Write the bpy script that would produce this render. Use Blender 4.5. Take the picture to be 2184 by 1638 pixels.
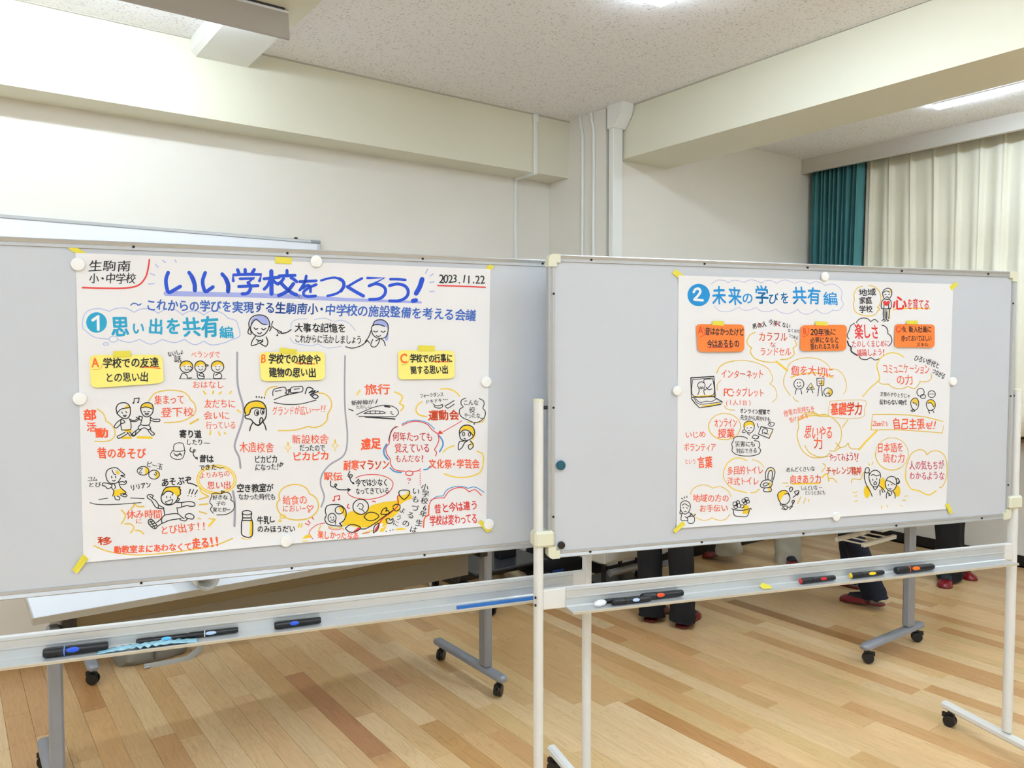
import bpy, math, random
from mathutils import Vector, Matrix
from mathutils.geometry import tessellate_polygon
for _o in list(bpy.data.objects): bpy.data.objects.remove(_o, do_unlink=True)
SC = bpy.context.scene
COL = SC.collection
random.seed(7)
# ------------------------------------------------------------------ camera
# room axes: x along the whiteboard wall, y towards that wall, z up; the camera stands at (0, 0, 1.53)
EYE = 1.53
FPX, PITCH, YAW, ROLL = 1666.87, 0.045543, 0.94128, -0.00113
f0 = Vector((math.cos(YAW), math.sin(YAW), 0)); up0 = Vector((0, 0, 1)); rt0 = f0.cross(up0)
fwd = math.cos(PITCH)*f0 - math.sin(PITCH)*up0
u1 = math.cos(PITCH)*up0 + math.sin(PITCH)*f0
rt = math.cos(ROLL)*rt0 + math.sin(ROLL)*u1
up = -math.sin(ROLL)*rt0 + math.cos(ROLL)*u1
CAMPOS = Vector((0, 0, EYE))
cam_d = bpy.data.cameras.new('camera'); cam = bpy.data.objects.new('camera', cam_d); COL.objects.link(cam)
cam_d.sensor_width = 36.0; cam_d.lens = 36.0*FPX/2184.0; cam_d.clip_start = 0.05; cam_d.clip_end = 60
mw = Matrix.Identity(4)
for i in range(3):
    mw[i][0] = rt[i]; mw[i][1] = up[i]; mw[i][2] = -fwd[i]; mw[i][3] = CAMPOS[i]
cam.matrix_world = mw
SC.camera = cam
# ------------------------------------------------------------------ world, exposure, room lamps
SC.view_settings.view_transform = 'Standard'; SC.view_settings.look = 'None'
SC.view_settings.exposure = 0.0; SC.view_settings.gamma = 1.0; SC.view_settings.use_curve_mapping = False
wd = bpy.data.worlds.new('night'); SC.world = wd; wd.use_nodes = True
wd.node_tree.nodes['Background'].inputs[0].default_value = (0.02, 0.025, 0.035, 1)
wd.node_tree.nodes['Background'].inputs[1].default_value = 0.3
LAMP = 31.5        # radiance of the ceiling battens
BOARDLAMP = 48.0   # radiance of the board light's tube
LAMPCOL = (0.80, 0.97, 1.17)
BOARDCOL = (0.80, 0.97, 1.17)
# measured room (m)
HC = 3.10; YW = 4.43; YB = 4.213; ZB = 2.712; PX = 3.557; YP = 3.80; RX = 3.647; RX2 = 4.095; ZR = 2.77; XR = 6.08; HB = 3.06
XL = -4.2; YN = -4.6
def ray(x, y): return ((x-1092)/FPX)*rt - ((y-819)/FPX)*up + fwd
def on_z(x, y, z):
    d = ray(x, y); return CAMPOS + d*((z-EYE)/d.z)
def on_x(x, y, X):
    d = ray(x, y); return CAMPOS + d*(X/d.x)
def on_y(x, y, Y):
    d = ray(x, y); return CAMPOS + d*(Y/d.y)
# ------------------------------------------------------------------ materials
def srgb(c):
    return tuple(((v/255.0)/12.92 if v/255.0 <= 0.04045 else ((v/255.0+0.055)/1.055)**2.4) for v in c)
MATS = {}
def mat(name, col, rough=0.5, metal=0.0, spec=0.5, noise=0.0, nscale=30.0, bump=0.0, bscale=200.0, emit=None, coat=0.0):
    if name in MATS: return MATS[name]
    m = bpy.data.materials.new(name); m.use_nodes = True
    nt = m.node_tree; b = nt.nodes['Principled BSDF']
    c = (*srgb(col), 1)
    b.inputs['Base Color'].default_value = c
    b.inputs['Roughness'].default_value = rough; b.inputs['Metallic'].default_value = metal
    b.inputs['Specular IOR Level'].default_value = spec
    b.inputs['Coat Weight'].default_value = coat
    tc = nt.nodes.new('ShaderNodeTexCoord')
    n = nt.nodes.new('ShaderNodeTexNoise'); n.inputs['Scale'].default_value = nscale; n.inputs['Detail'].default_value = 4
    nt.links.new(tc.outputs['Object'], n.inputs['Vector'])
    mx = nt.nodes.new('ShaderNodeMix'); mx.data_type = 'RGBA'
    k = max(noise, 0.015)
    mx.inputs['A'].default_value = tuple(min(1, v*(1-k)) for v in c[:3]) + (1,)
    mx.inputs['B'].default_value = tuple(min(1, v*(1+k)) for v in c[:3]) + (1,)
    nt.links.new(n.outputs['Fac'], mx.inputs['Factor']); nt.links.new(mx.outputs['Result'], b.inputs['Base Color'])
    if bump:
        n2 = nt.nodes.new('ShaderNodeTexNoise'); n2.inputs['Scale'].default_value = bscale; n2.inputs['Detail'].default_value = 3
        nt.links.new(tc.outputs['Object'], n2.inputs['Vector'])
        bp = nt.nodes.new('ShaderNodeBump'); bp.inputs['Strength'].default_value = bump; bp.inputs['Distance'].default_value = 0.002
        nt.links.new(n2.outputs['Fac'], bp.inputs['Height']); nt.links.new(bp.outputs['Normal'], b.inputs['Normal'])
    if emit:
        b.inputs['Emission Color'].default_value = (*emit[0], 1); b.inputs['Emission Strength'].default_value = emit[1]
    MATS[name] = m; return m
WALL = mat('wall_paint', (234, 229, 218), 0.75, noise=0.02, nscale=3, bump=0.12, bscale=350)
BEAM = mat('beam_paint', (226, 222, 200), 0.7, noise=0.02, nscale=3, bump=0.1, bscale=350)
DUCTW = mat('white_plastic_duct', (236, 236, 230), 0.45)
BASEB = mat('black_baseboard', (22, 21, 20), 0.4)
ALU = mat('aluminium', (186, 188, 188), 0.4, metal=0.45, noise=0.04, nscale=60)
ALUD = mat('aluminium_groove', (120, 118, 112), 0.4, metal=0.6)
WPAINT = mat('white_powder_coat', (226, 225, 220), 0.4, noise=0.02)
CREAMP = mat('cream_plastic', (222, 221, 196), 0.45)
BLACKP = mat('black_plastic', (18, 18, 20), 0.38)
SCREWM = mat('dark_screw', (35, 34, 32), 0.4, metal=0.5)
GREYM = mat('grey_powder_coat', (150, 154, 162), 0.42, metal=0.25, noise=0.03)
GREYD = mat('grey_panel', (140, 132, 116), 0.6)
TTOP = mat('white_tabletop', (240, 242, 246), 0.35)
PAPER = mat('white_paper', (231, 230, 230), 0.6, noise=0.012, nscale=5)
MAGW = mat('white_magnet', (240, 240, 236), 0.3)
SHADEG = mat('grey_lamp_shade', (176, 168, 158), 0.5, noise=0.02, nscale=4)
SLIPR = mat('red_slipper', (128, 14, 22), 0.28, coat=0.3)
SOLE = mat('dark_sole', (45, 30, 28), 0.6)
def board_mat(name, col):
    m = mat(name, col, 0.22, noise=0.03, nscale=4); return m
WB1 = board_mat('whiteboard_enamel', (199, 203, 208))
def ceiling_mat():
    m = mat('rock_wool_ceiling', (214, 206, 194), 0.9)
    nt = m.node_tree; b = nt.nodes['Principled BSDF']; tc = nt.nodes.new('ShaderNodeTexCoord')
    v = nt.nodes.new('ShaderNodeTexNoise'); v.inputs['Scale'].default_value = 95; v.inputs['Detail'].default_value = 2.0; v.inputs['Roughness'].default_value = 0.6
    nt.links.new(tc.outputs['Object'], v.inputs['Vector'])
    cr = nt.nodes.new('ShaderNodeValToRGB'); cr.color_ramp.elements[0].position = 0.30; cr.color_ramp.elements[1].position = 0.42
    cr.color_ramp.elements[0].color = (*srgb((188, 180, 170)), 1); cr.color_ramp.elements[1].color = (*srgb((242, 239, 236)), 1)
    nt.links.new(v.outputs['Fac'], cr.inputs['Fac']); nt.links.new(cr.outputs['Color'], b.inputs['Base Color'])
    bp = nt.nodes.new('ShaderNodeBump'); bp.inputs['Strength'].default_value = 0.22; bp.inputs['Distance'].default_value = 0.004
    nt.links.new(v.outputs['Fac'], bp.inputs['Height']); nt.links.new(bp.outputs['Normal'], b.inputs['Normal'])
    return m
CEIL = ceiling_mat()
def wood_mat(name, use_attr):
    m = bpy.data.materials.new(name); m.use_nodes = True; nt = m.node_tree; b = nt.nodes['Principled BSDF']
    L = nt.links.new
    oi = nt.nodes.new('ShaderNodeObjectInfo'); tc = nt.nodes.new('ShaderNodeTexCoord')
    if use_attr:
        at = nt.nodes.new('ShaderNodeAttribute'); at.attribute_name = 'plank_colour'; colsock = at.outputs['Color']
    else: colsock = oi.outputs['Color']
    mp = nt.nodes.new('ShaderNodeMapping'); mp.inputs['Scale'].default_value = (9.0, 1.6, 1.0)
    add = nt.nodes.new('ShaderNodeVectorMath'); add.operation = 'ADD'
    sc = nt.nodes.new('ShaderNodeVectorMath'); sc.operation = 'SCALE'; sc.inputs['Scale'].default_value = 37.0
    comb = nt.nodes.new('ShaderNodeCombineXYZ')
    L(oi.outputs['Random'], comb.inputs['X']); L(oi.outputs['Random'], comb.inputs['Y']); L(comb.outputs[0], sc.inputs[0])
    L(tc.outputs['Object'], add.inputs[0]); L(sc.outputs[0], add.inputs[1]); L(add.outputs[0], mp.inputs['Vector'])
    n1 = nt.nodes.new('ShaderNodeTexNoise'); n1.inputs['Scale'].default_value = 1.6; n1.inputs['Detail'].default_value = 2; n1.inputs['Distortion'].default_value = 1.2
    L(mp.outputs[0], n1.inputs['Vector'])
    ml = nt.nodes.new('ShaderNodeMath'); ml.operation = 'MULTIPLY'; ml.inputs[1].default_value = 7.0; L(n1.outputs['Fac'], ml.inputs[0])
    fr = nt.nodes.new('ShaderNodeMath'); fr.operation = 'FRACT'; L(ml.outputs[0], fr.inputs[0])
    cr = nt.nodes.new('ShaderNodeValToRGB'); e = cr.color_ramp.elements
    e[0].position = 0.0; e[0].color = (0.80, 0.74, 0.66, 1); e[1].position = 0.16; e[1].color = (1, 1, 1, 1)
    e2 = cr.color_ramp.elements.new(0.86); e2.color = (1, 1, 1, 1); e3 = cr.color_ramp.elements.new(1.0); e3.color = (0.84, 0.79, 0.72, 1)
    L(fr.outputs[0], cr.inputs['Fac'])
    mp2 = nt.nodes.new('ShaderNodeMapping'); mp2.inputs['Scale'].default_value = (60, 3, 1); L(add.outputs[0], mp2.inputs['Vector'])
    n2 = nt.nodes.new('ShaderNodeTexNoise'); n2.inputs['Scale'].default_value = 2.0; n2.inputs['Detail'].default_value = 5; L(mp2.outputs[0], n2.inputs['Vector'])
    cr2 = nt.nodes.new('ShaderNodeValToRGB'); cr2.color_ramp.elements[0].position = 0.3; cr2.color_ramp.elements[0].color = (0.84, 0.80, 0.74, 1)
    cr2.color_ramp.elements[1].position = 0.65; cr2.color_ramp.elements[1].color = (1.04, 1.03, 1.02, 1); L(n2.outputs['Fac'], cr2.inputs['Fac'])
    m1 = nt.nodes.new('ShaderNodeMix'); m1.data_type = 'RGBA'; m1.blend_type = 'MULTIPLY'; m1.inputs['Factor'].default_value = 0.55
    L(colsock, m1.inputs['A']); L(cr.outputs['Color'], m1.inputs['B'])
    m2 = nt.nodes.new('ShaderNodeMix'); m2.data_type = 'RGBA'; m2.blend_type = 'MULTIPLY'; m2.inputs['Factor'].default_value = 0.7
    L(m1.outputs['Result'], m2.inputs['A']); L(cr2.outputs['Color'], m2.inputs['B'])
    L(m2.outputs['Result'], b.inputs['Base Color'])
    b.inputs['Roughness'].default_value = 0.34; b.inputs['Specular IOR Level'].default_value = 0.5
    b.inputs['Coat Weight'].default_value = 0.3; b.inputs['Coat Roughness'].default_value = 0.2
    return m
WOOD = wood_mat('maple_flooring', False); WOODS = wood_mat('maple_flooring_far', True)
def glow(name, col, k): return mat(name, (245, 245, 245), 0.5, emit=(col, k))
DIFF = glow('lamp_diffuser', LAMPCOL, LAMP); DIFF2 = glow('strip_light_diffuser', LAMPCOL, 52.0); DIFFB = glow('board_lamp_tube', BOARDCOL, BOARDLAMP)
# ------------------------------------------------------------------ mesh helpers
class MB:
    def __init__(s): s.v = []; s.f = []; s.m = []
    def add(s, vs, fs, mi=0):
        n = len(s.v); s.v += [Vector(v) for v in vs]; s.f += [tuple(i+n for i in f) for f in fs]; s.m += [mi]*len(fs); return s
    def obox(s, c, ax, ay, az, mi=0):
        c, ax, ay, az = map(Vector, (c, ax, ay, az))
        vs = [c+ax*i+ay*j+az*k for k in (-1, 1) for j in (-1, 1) for i in (-1, 1)]
        return s.add(vs, [(0, 2, 3, 1), (4, 5, 7, 6), (0, 1, 5, 4), (2, 6, 7, 3), (0, 4, 6, 2), (1, 3, 7, 5)], mi)
    def box(s, x0, x1, y0, y1, z0, z1, mi=0):
        return s.obox(((x0+x1)/2, (y0+y1)/2, (z0+z1)/2), ((x1-x0)/2, 0, 0), (0, (y1-y0)/2, 0), (0, 0, (z1-z0)/2), mi)
    def rbox(s, x0, x1, y0, y1, z0, z1, r=0.004, mi=0):
        # box with chamfered edges
        P = []
        for (x, sx) in ((x0, 1), (x1, -1)):
            for (y, sy) in ((y0, 1), (y1, -1)):
                for (z, sz) in ((z0, 1), (z1, -1)):
                    P += [(x, y+sy*r, z+sz*r), (x+sx*r, y, z+sz*r), (x+sx*r, y+sy*r, z)]
        def I(i, j, k, a): return ((i*2+j)*2+k)*3+a
        F = []
        for a in range(2):
            F.append((I(a,0,0,0), I(a,1,0,0), I(a,1,1,0), I(a,0,1,0)))
            F.append((I(0,a,0,1), I(1,a,0,1), I(1,a,1,1), I(0,a,1,1)))
            F.append((I(0,0,a,2), I(1,0,a,2), I(1,1,a,2), I(0,1,a,2)))
        for i in range(2):
            for j in range(2):
                F.append((I(i,j,0,0), I(i,j,1,0), I(i,j,1,1), I(i,j,0,1)))
                F.append((I(i,0,j,0), I(i,1,j,0), I(i,1,j,2), I(i,0,j,2)))
                F.append((I(0,i,j,1), I(1,i,j,1), I(1,i,j,2), I(0,i,j,2)))
                for k in range(2): F.append((I(i,j,k,0), I(i,j,k,1), I(i,j,k,2)))
        return s.add(P, F, mi)
    def loft(s, rings, cap=True, mi=0):
        n = len(rings[0]); vs = [p for r in rings for p in r]; fs = []
        for k in range(len(rings)-1):
            for i in range(n): fs.append((k*n+i, k*n+(i+1) % n, (k+1)*n+(i+1) % n, (k+1)*n+i))
        if cap: fs.append(tuple(range(n-1, -1, -1))); fs.append(tuple((len(rings)-1)*n+i for i in range(n)))
        return s.add(vs, fs, mi)
    def cyl(s, p0, p1, r0, r1=None, n=16, cap=True, mi=0, squash=None):
        p0, p1 = Vector(p0), Vector(p1); r1 = r0 if r1 is None else r1; d = (p1-p0).normalized()
        a = Vector((1, 0, 0)) if abs(d.x) < 0.9 else Vector((0, 1, 0)); a = (a-d*a.dot(d)).normalized(); b = d.cross(a)
        k = squash or (1, 1)
        ring = lambda p, r: [p+(a*math.cos(t)*k[0]+b*math.sin(t)*k[1])*r for t in [2*math.pi*i/n for i in range(n)]]
        return s.loft([ring(p0, r0), ring(p1, r1)], cap, mi)
    def tube(s, pts, r, n=8, mi=0, squash=None):
        pts = [Vector(p) for p in pts]; rings = []; pa = None
        for i, p in enumerate(pts):
            d = (pts[min(i+1, len(pts)-1)]-pts[max(i-1, 0)]).normalized()
            if pa is None: a = Vector((0, 0, 1)) if abs(d.z) < 0.9 else Vector((1, 0, 0))
            else: a = pa
            a = (a-d*a.dot(d)).normalized(); b = d.cross(a); pa = a
            rr = r[i] if isinstance(r, (list, tuple)) else r; k = squash or (1, 1)
            rings.append([p+(a*math.cos(t)*k[0]+b*math.sin(t)*k[1])*rr for t in [2*math.pi*j/n for j in range(n)]])
        return s.loft(rings, True, mi)
    def ball(s, c, rx, ry=None, rz=None, n=14, m=8, mi=0):
        ry = ry or rx; rz = rz or rx; c = Vector(c); rings = []
        for k in range(m+1):
            t = -math.pi/2+math.pi*k/m; cr = max(math.cos(t), 0.02)
            rings.append([c+Vector((rx*cr*math.cos(2*math.pi*i/n), ry*cr*math.sin(2*math.pi*i/n), rz*math.sin(t))) for i in range(n)])
        return s.loft(rings, True, mi)
    def extrude(s, poly, axis, mi=0):
        # poly: list of 3-D points, axis: Vector
        n = len(poly); a = Vector(axis); vs = [Vector(p) for p in poly]+[Vector(p)+a for p in poly]
        fs = [tuple(range(n-1, -1, -1)), tuple(range(n, 2*n))]+[(i, (i+1) % n, n+(i+1) % n, n+i) for i in range(n)]
        return s.add(vs, fs, mi)
    def build(s, name, mats, parent=None, origin=(0, 0, 0), smooth=None, loc=None, rotz=0.0):
        o = Vector(origin); me = bpy.data.meshes.new(name)
        me.from_pydata([v-o for v in s.v], [], s.f)
        if not isinstance(mats, (list, tuple)): mats = [mats]
        for m in mats: me.materials.append(m)
        if len(mats) > 1: me.polygons.foreach_set('material_index', s.m)
        if smooth:
            me.polygons.foreach_set('use_smooth', [True]*len(me.polygons)); me.update()
            try: me.set_sharp_from_angle(angle=math.radians(smooth))
            except Exception: pass
        me.update()
        ob = bpy.data.objects.new(name, me); COL.objects.link(ob)
        if parent is not None: ob.parent = parent
        ob.location = loc if loc is not None else origin
        ob.rotation_euler = (0, 0, rotz)
        return ob
def fixn(o):
    import bmesh
    b = bmesh.new(); b.from_mesh(o.data); bmesh.ops.recalc_face_normals(b, faces=b.faces); b.to_mesh(o.data); b.free(); return o
def tag(o, label=None, cat=None, group=None, kind=None):
    if label: o['label'] = label
    if cat: o['category'] = cat
    if group: o['group'] = group
    if kind: o['kind'] = kind
    return o
def empty(name, loc, rz=0.0, label=None, cat=None, group=None, kind=None):
    o = bpy.data.objects.new(name, None); COL.objects.link(o); o.location = loc; o.rotation_euler = (0, 0, rz); o.empty_display_size = 0.1
    return tag(o, label, cat, group, kind)
def struct(name, mb, m, smooth=None, **k): o = fixn(mb.build(name, m, smooth=smooth, **k)); o['kind'] = 'structure'; return o
def copy_tree(o, parent=None):
    c = o.copy(); COL.objects.link(c); c.parent = parent
    for ch in [x for x in bpy.data.objects if x.parent == o and x != c]: copy_tree(ch, c)
    return c
# ------------------------------------------------------------------ the room shell
struct('ceiling_main', MB().box(XL, RX, YN, YW, HC, HC+0.1), CEIL)
struct('ceiling_bay', MB().box(RX2, XR+0.1, YN, YP+0.05, HB, HB+0.14), CEIL)
struct('wall_left', MB().box(XL, PX, YW, YW+0.12, 0, HC), WALL)
struct('trim_beam_left', MB().box(XL, PX, YB, YW, ZB, HC), BEAM)
struct('wall_pillar', MB().box(PX, RX+0.02, YP+0.036, YW+0.12, 0, HC).box(RX-0.05, RX2+0.014, YP, YP+0.08, 0, HC), WALL)
struct('wall_back', MB().box(RX2+0.01, XR+0.1, YP+0.012, YP+0.12, 0, HC+0.05), WALL)
struct('trim_beam_right', MB().box(RX, RX2, YN, YP, ZR, HC+0.1), BEAM)
struct('wall_right', MB().box(XR, XR+0.12, YN, YP+0.02, 0, HC), WALL)
struct('wall_near', MB().box(XL, XR+0.1, YN-0.1, YN, 0, HC+0.1), WALL)
struct('wall_far_left', MB().box(XL-0.1, XL, YN, YW+0.1, 0, HC+0.1), WALL)
struct('baseboard_right', MB().box(XR-0.012, XR, YN, YP, 0.001, 0.075), BASEB)
struct('baseboard_back', MB().box(RX2+0.015, XR-0.012, YP, YP+0.012, 0.001, 0.075).box(PX-0.01, RX2+0.02, YP-0.011, YP, 0.001, 0.075), BASEB)
struct('baseboard_left', MB().box(XL, PX-0.012, YW-0.012, YW, 0.001, 0.075), BASEB)
struct('baseboard_pillar', MB().box(PX-0.012, PX, YP+0.0, YW, 0.001, 0.075), BASEB)
# thin shadow gap trims where ceiling boards meet the beams
struct('trim_ceiling_left', MB().box(XL, PX, YB-0.012, YB, HC-0.006, HC), mat('ceiling_trim', (190, 186, 172), 0.6))
struct('trim_ceiling_right', MB().box(RX-0.012, RX, YN, YP, HC-0.006, HC), MATS['ceiling_trim'])
# curtain box along the windows
cb = MB().box(5.70, 5.72, YN, YP+0.01, 2.945, HB).box(5.72, XR, YN, YP+0.01, HB-0.03, HB).box(5.685, 5.72, YN, YP+0.01, 2.945, 2.957)
struct('trim_curtain_box', cb, mat('curtain_box_paint', (206, 200, 188), 0.6))
# window sill below the curtains
struct('trim_sill', MB().box(5.97, XR, YN, YP, 0.88, 0.905), mat('sill_wood', (150, 118, 80), 0.5))
# dropped cream soffit over the board lamp
struct('trim_soffit', MB().box(-3.4, 1.385, 3.0, 3.67, 3.05, HC), BEAM)
# ------------------------------------------------------------------ floor of single planks
PW = 0.0903; X0 = 0.437; PL = 0.905
base = struct('floor', MB().box(XL, XR+0.1, YN, YW+0.1, -0.06, -0.014), mat('subfloor', (92, 66, 36), 0.8))
known = {9: 2.62, 13: 3.115, 12: 1.83, 14: 2.507, 15: 2.72, 0: 3.67, 2: 3.26, 4: 2.93, 5: 3.16, 6: 3.43, 7: 2.758, 8: 3.15, 10: 2.95, 11: 3.38,
         21: 2.39, 24: 2.31, 23: 1.92, 26: 2.90, 27: 2.20, 29: 1.82, 35: 2.65, 37: 3.0, 43: 2.02, 47: 2.22, 25: 2.47, 16: 2.2, 31: 2.4, 33: 1.7}
LIGHTS = [(226, 190, 138), (220, 182, 128), (230, 197, 148), (214, 174, 120), (223, 184, 134), (233, 202, 156), (218, 184, 128), (210, 168, 112), (226, 194, 146)]
special = {(9, 2.62): (178, 118, 74), (13, 3.115): (204, 150, 98), (12, 0.925+0.9): (196, 146, 84), (0, 3.67): (176, 122, 66), (0, 2.765): (206, 158, 102),
           (21, 1.485): (178, 124, 68), (24, 2.31): (196, 150, 92), (23, 1.92): (208, 160, 104), (26, 2.90): (188, 134, 78), (27, 2.20): (212, 160, 106),
           (29, 0.915): (200, 150, 96), (35, 2.65): (190, 142, 88), (37, 2.095): (174, 124, 70), (43, 1.115): (184, 132, 78), (47, 2.22): (188, 140, 86), (14, 1.602): (198, 150, 96),
           (19, 2.6): (206, 156, 98)}
wx = PW/2-0.0004; wy = PL/2-0.0005
pm = MB().rbox(-wx, wx, -wy, wy, -0.014, 0.0, 0.0006)
me_plank = None; cand = []; nrows = int(8.9/PL)+2
for col in range(-51, 64):
    j0 = known.get(col, random.random()*PL)
    j0 = (j0-YN) % PL + YN - PL
    for k in range(11):
        ya = j0+k*PL; yb = ya+PL
        if yb <= YN+0.02 or ya >= YW-0.02: continue
        xc = X0+(col+0.5)*PW
        if xc > XR or xc < XL: continue
        a = max(ya, YN+0.003); b2 = min(yb, YW-0.003)
        c = None
        for (kc, ky), cc in special.items():
            if kc == col and abs(ky-ya) < 0.03: c = cc
        if c is None: c = random.choice(LIGHTS) if random.random() > 0.07 else (196, 146, 92)
        c = tuple(v+(t-v)*(0.12 if c in LIGHTS else 0.22) for v, t in zip(c, (246, 214, 162))); g = random.uniform(0.96, 1.04); cen = Vector((xc, (a+b2)/2, 0)); dv = cen-CAMPOS
        zc = dv.dot(fwd); px = dv.dot(rt)/max(zc, .1)*FPX+1092; py = -dv.dot(up)/max(zc, .1)*FPX+819
        vis = zc > 0.8 and -150 < px < 2330 and py < 1800
        cand.append((0 if vis else 1, dv.length, xc, a, b2, tuple(v*g for v in srgb(c))))
cand.sort(key=lambda t: (t[0], t[1]))
stuff = MB(); scol = []
for n, (nv, dl, xc, a, b2, c) in enumerate(cand):
    L2 = b2-a
    if n < 298 and nv == 0:
        if me_plank is None:
            o = pm.build('plank', WOOD, parent=base); fixn(o); me_plank = o.data
        else:
            o = bpy.data.objects.new('plank', me_plank); COL.objects.link(o); o.parent = base
        o.location = (xc, (a+b2)/2, random.uniform(-0.0002, 0.0002)); o.scale = (1, (L2/2-0.0005)/wy, 1); o.color = (*c, 1)
    else:
        k0 = len(stuff.f); stuff.box(xc-wx, xc+wx, a+0.0005, b2-0.0005, -0.014, 0.0); scol += [c]*8
st = stuff.build('planks', WOODS, parent=base); st['kind'] = 'stuff'
ca = st.data.color_attributes.new('plank_colour', 'FLOAT_COLOR', 'POINT')
for i, c in enumerate(scol): ca.data[i].color = (*c, 1)
# ------------------------------------------------------------------ lamps
def batten(x0, x1, y0, y1, z0, z1, label, group, dm=None):
    t = empty('ceiling_light', ((x0+x1)/2, (y0+y1)/2, z1), 0, label, 'ceiling light', group); o = t.location
    MB().rbox(x0, x1, y0, y1, z1-0.012, z1, 0.003).build('lamp_housing', WPAINT, t, origin=tuple(o), loc=(0, 0, 0))
    MB().rbox(x0+0.004, x1-0.004, y0+0.004, y1-0.004, z0, z1-0.012, 0.006).build('diffuser', dm or DIFF, t, origin=tuple(o), loc=(0, 0, 0))
batten(2.405, 2.635, 1.24, 2.488, 3.045, HC, 'white ceiling light whose bright corner shows at the top edge of the photo', 'ceiling lights')
for x, row in ((2.52, 'in the row nearest the window bay'), (0.1, 'in the middle row over the viewer'), (-2.3, 'in the row farthest from the window bay')):  # lights out of view, added for the light they give the room
    for y, pl in ((1.1, 'closest to the whiteboard wall'), (-1.1, 'second from the whiteboard wall'), (-3.3, 'farthest from the whiteboard wall')):
        if y > 1 and x > -1: continue
        if x == 0.1: y += 0.3
        batten(x-0.115, x+0.115, y, y+1.248, 3.045, HC, 'unseen white ceiling light '+row+', '+pl, 'ceiling lights')
batten(5.06, 5.13, 1.26, 2.47, 3.03, HB, 'slim white strip light on the bay ceiling in front of the curtains', 'ceiling lights', DIFF2)
batten(5.06, 5.13, -0.9, 0.3, 3.03, HB, 'slim white strip light in the bay beyond the right edge of the photo', 'ceiling lights', DIFF2)
# board lamp: grey shade facing the room, tube behind it shining on the wall
bl = empty('board_lamp', (-0.2, 3.5, 3.05), 0, 'long grey board lamp hanging under the ceiling near the wall, top left', 'board lamp')
o = tuple(bl.location)
MB().extrude([(-1.9, 3.475, 2.918), (-1.9, 3.487, 2.915), (-1.9, 3.503, 3.045), (-1.9, 3.491, 3.045)], (3.2, 0, 0)).build('lamp_shade', SHADEG, bl, origin=o, loc=(0, 0, 0))
MB().box(-1.9, 1.3, 3.487, 3.60, 3.035, 3.045).build('top_plate', WPAINT, bl, origin=o, loc=(0, 0, 0))
MB().box(-1.9, 1.28, 3.474, 3.49, 3.046, 3.0495).build('gap_strip', BLACKP, bl, origin=o, loc=(0, 0, 0))  # black strip stands in for the shade in the gap above the lamp
for xa in (-1.85, -0.25):
    MB().cyl((xa, 3.545, 2.985), (xa+1.45, 3.545, 2.985), 0.016, n=12).build('tube', DIFFB, bl, origin=o, loc=(0, 0, 0))
for xa in (-1.87, -0.33, 1.22): MB().box(xa-0.01, xa+0.01, 3.49, 3.57, 2.965, 3.035).build('socket', WPAINT, bl, origin=o, loc=(0, 0, 0))
# white duct from the lamp to the wall beam
dc = MB().extrude([(1.06, YB, HC), (1.06, YB, 3.035), (1.082, YB, 3.012), (1.342, YB, 3.012), (1.342, YB, HC)], (0, -(YB-3.68), 0))
tag(fixn(dc.build('ceiling_trunking', DUCTW)), 'wide white trunking on the ceiling between board lamp and beam', 'trunking')
# cable ducts
def strip(pts, w, th, nrm, name, label, group=None):
    m = MB(); pts = [Vector(p) for p in pts]; nrm = Vector(nrm)
    for a, b in zip(pts[:-1], pts[1:]):
        d = (b-a).normalized(); s = d.cross(nrm).normalized(); m.obox((a+b)/2+nrm*th/2, d*((b-a).length/2+w/3), s*(w/2), nrm*(th/2))
    return tag(m.build(name, DUCTW), label, 'cable duct', group)
m = MB().rbox(3.244, 3.272, YB-0.018, YB, ZB-0.012, HC-0.03, 0.004).rbox(3.238, 3.278, YB-0.024, YB, HC-0.05, HC-0.002, 0.006)
m.obox(((3.258+3.254)/2, (YB+YW)/2-0.009, ZB-0.007), (0.011, 0, 0), (0, (YW-YB)/2+0.006, 0), (0, 0, 0.007))
m.rbox(3.243, 3.265, YW-0.016, YW, 0.9, ZB-0.001, 0.003)
tag(m.build('cable_duct', DUCTW), 'white cable duct bending round the wall beam left of the pillar', 'cable duct')
def bent(y, name, label):
    m = MB(); m.tube([(PX-0.009, y, 0.9), (PX-0.009, y, 2.96), (PX-0.009, y+0.004, 3.0), (PX-0.009, y+0.022, 3.05), (PX-0.009, y+0.026, HC)], 0.0105, 10)
    tag(m.build(name, DUCTW, smooth=50), label, 'cable duct', 'thin white cable ducts on the pillar')
bent(4.055, 'cable_duct', 'thin white cable duct up the pillar, the left one of the pair')
bent(3.943, 'cable_duct', 'thin white cable duct up the pillar, the right one of the pair')
t = empty('wall_trunking', (3.59, 3.79, 2.9), 0, 'wide white vertical trunk with funnel top beside the right beam', 'trunking'); o = tuple(t.location)
MB().rbox(3.549, 3.633, 3.755, 3.799, 0.9, 2.96, 0.003).build('trunk_body', DUCTW, t, origin=o, loc=(0, 0, 0))
MB().loft([[(3.535, 3.74, 2.955), (3.642, 3.74, 2.955), (3.642, 3.799, 2.955), (3.535, 3.799, 2.955)],
           [(3.535, 3.68, 3.03), (3.640, 3.68, 3.03), (3.640, 3.799, 3.03), (3.535, 3.799, 3.03)],
           [(3.535, 3.66, HC), (3.640, 3.66, HC), (3.640, 3.799, HC), (3.535, 3.799, HC)]]).build('funnel_top', DUCTW, t, origin=o, loc=(0, 0, 0))
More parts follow.
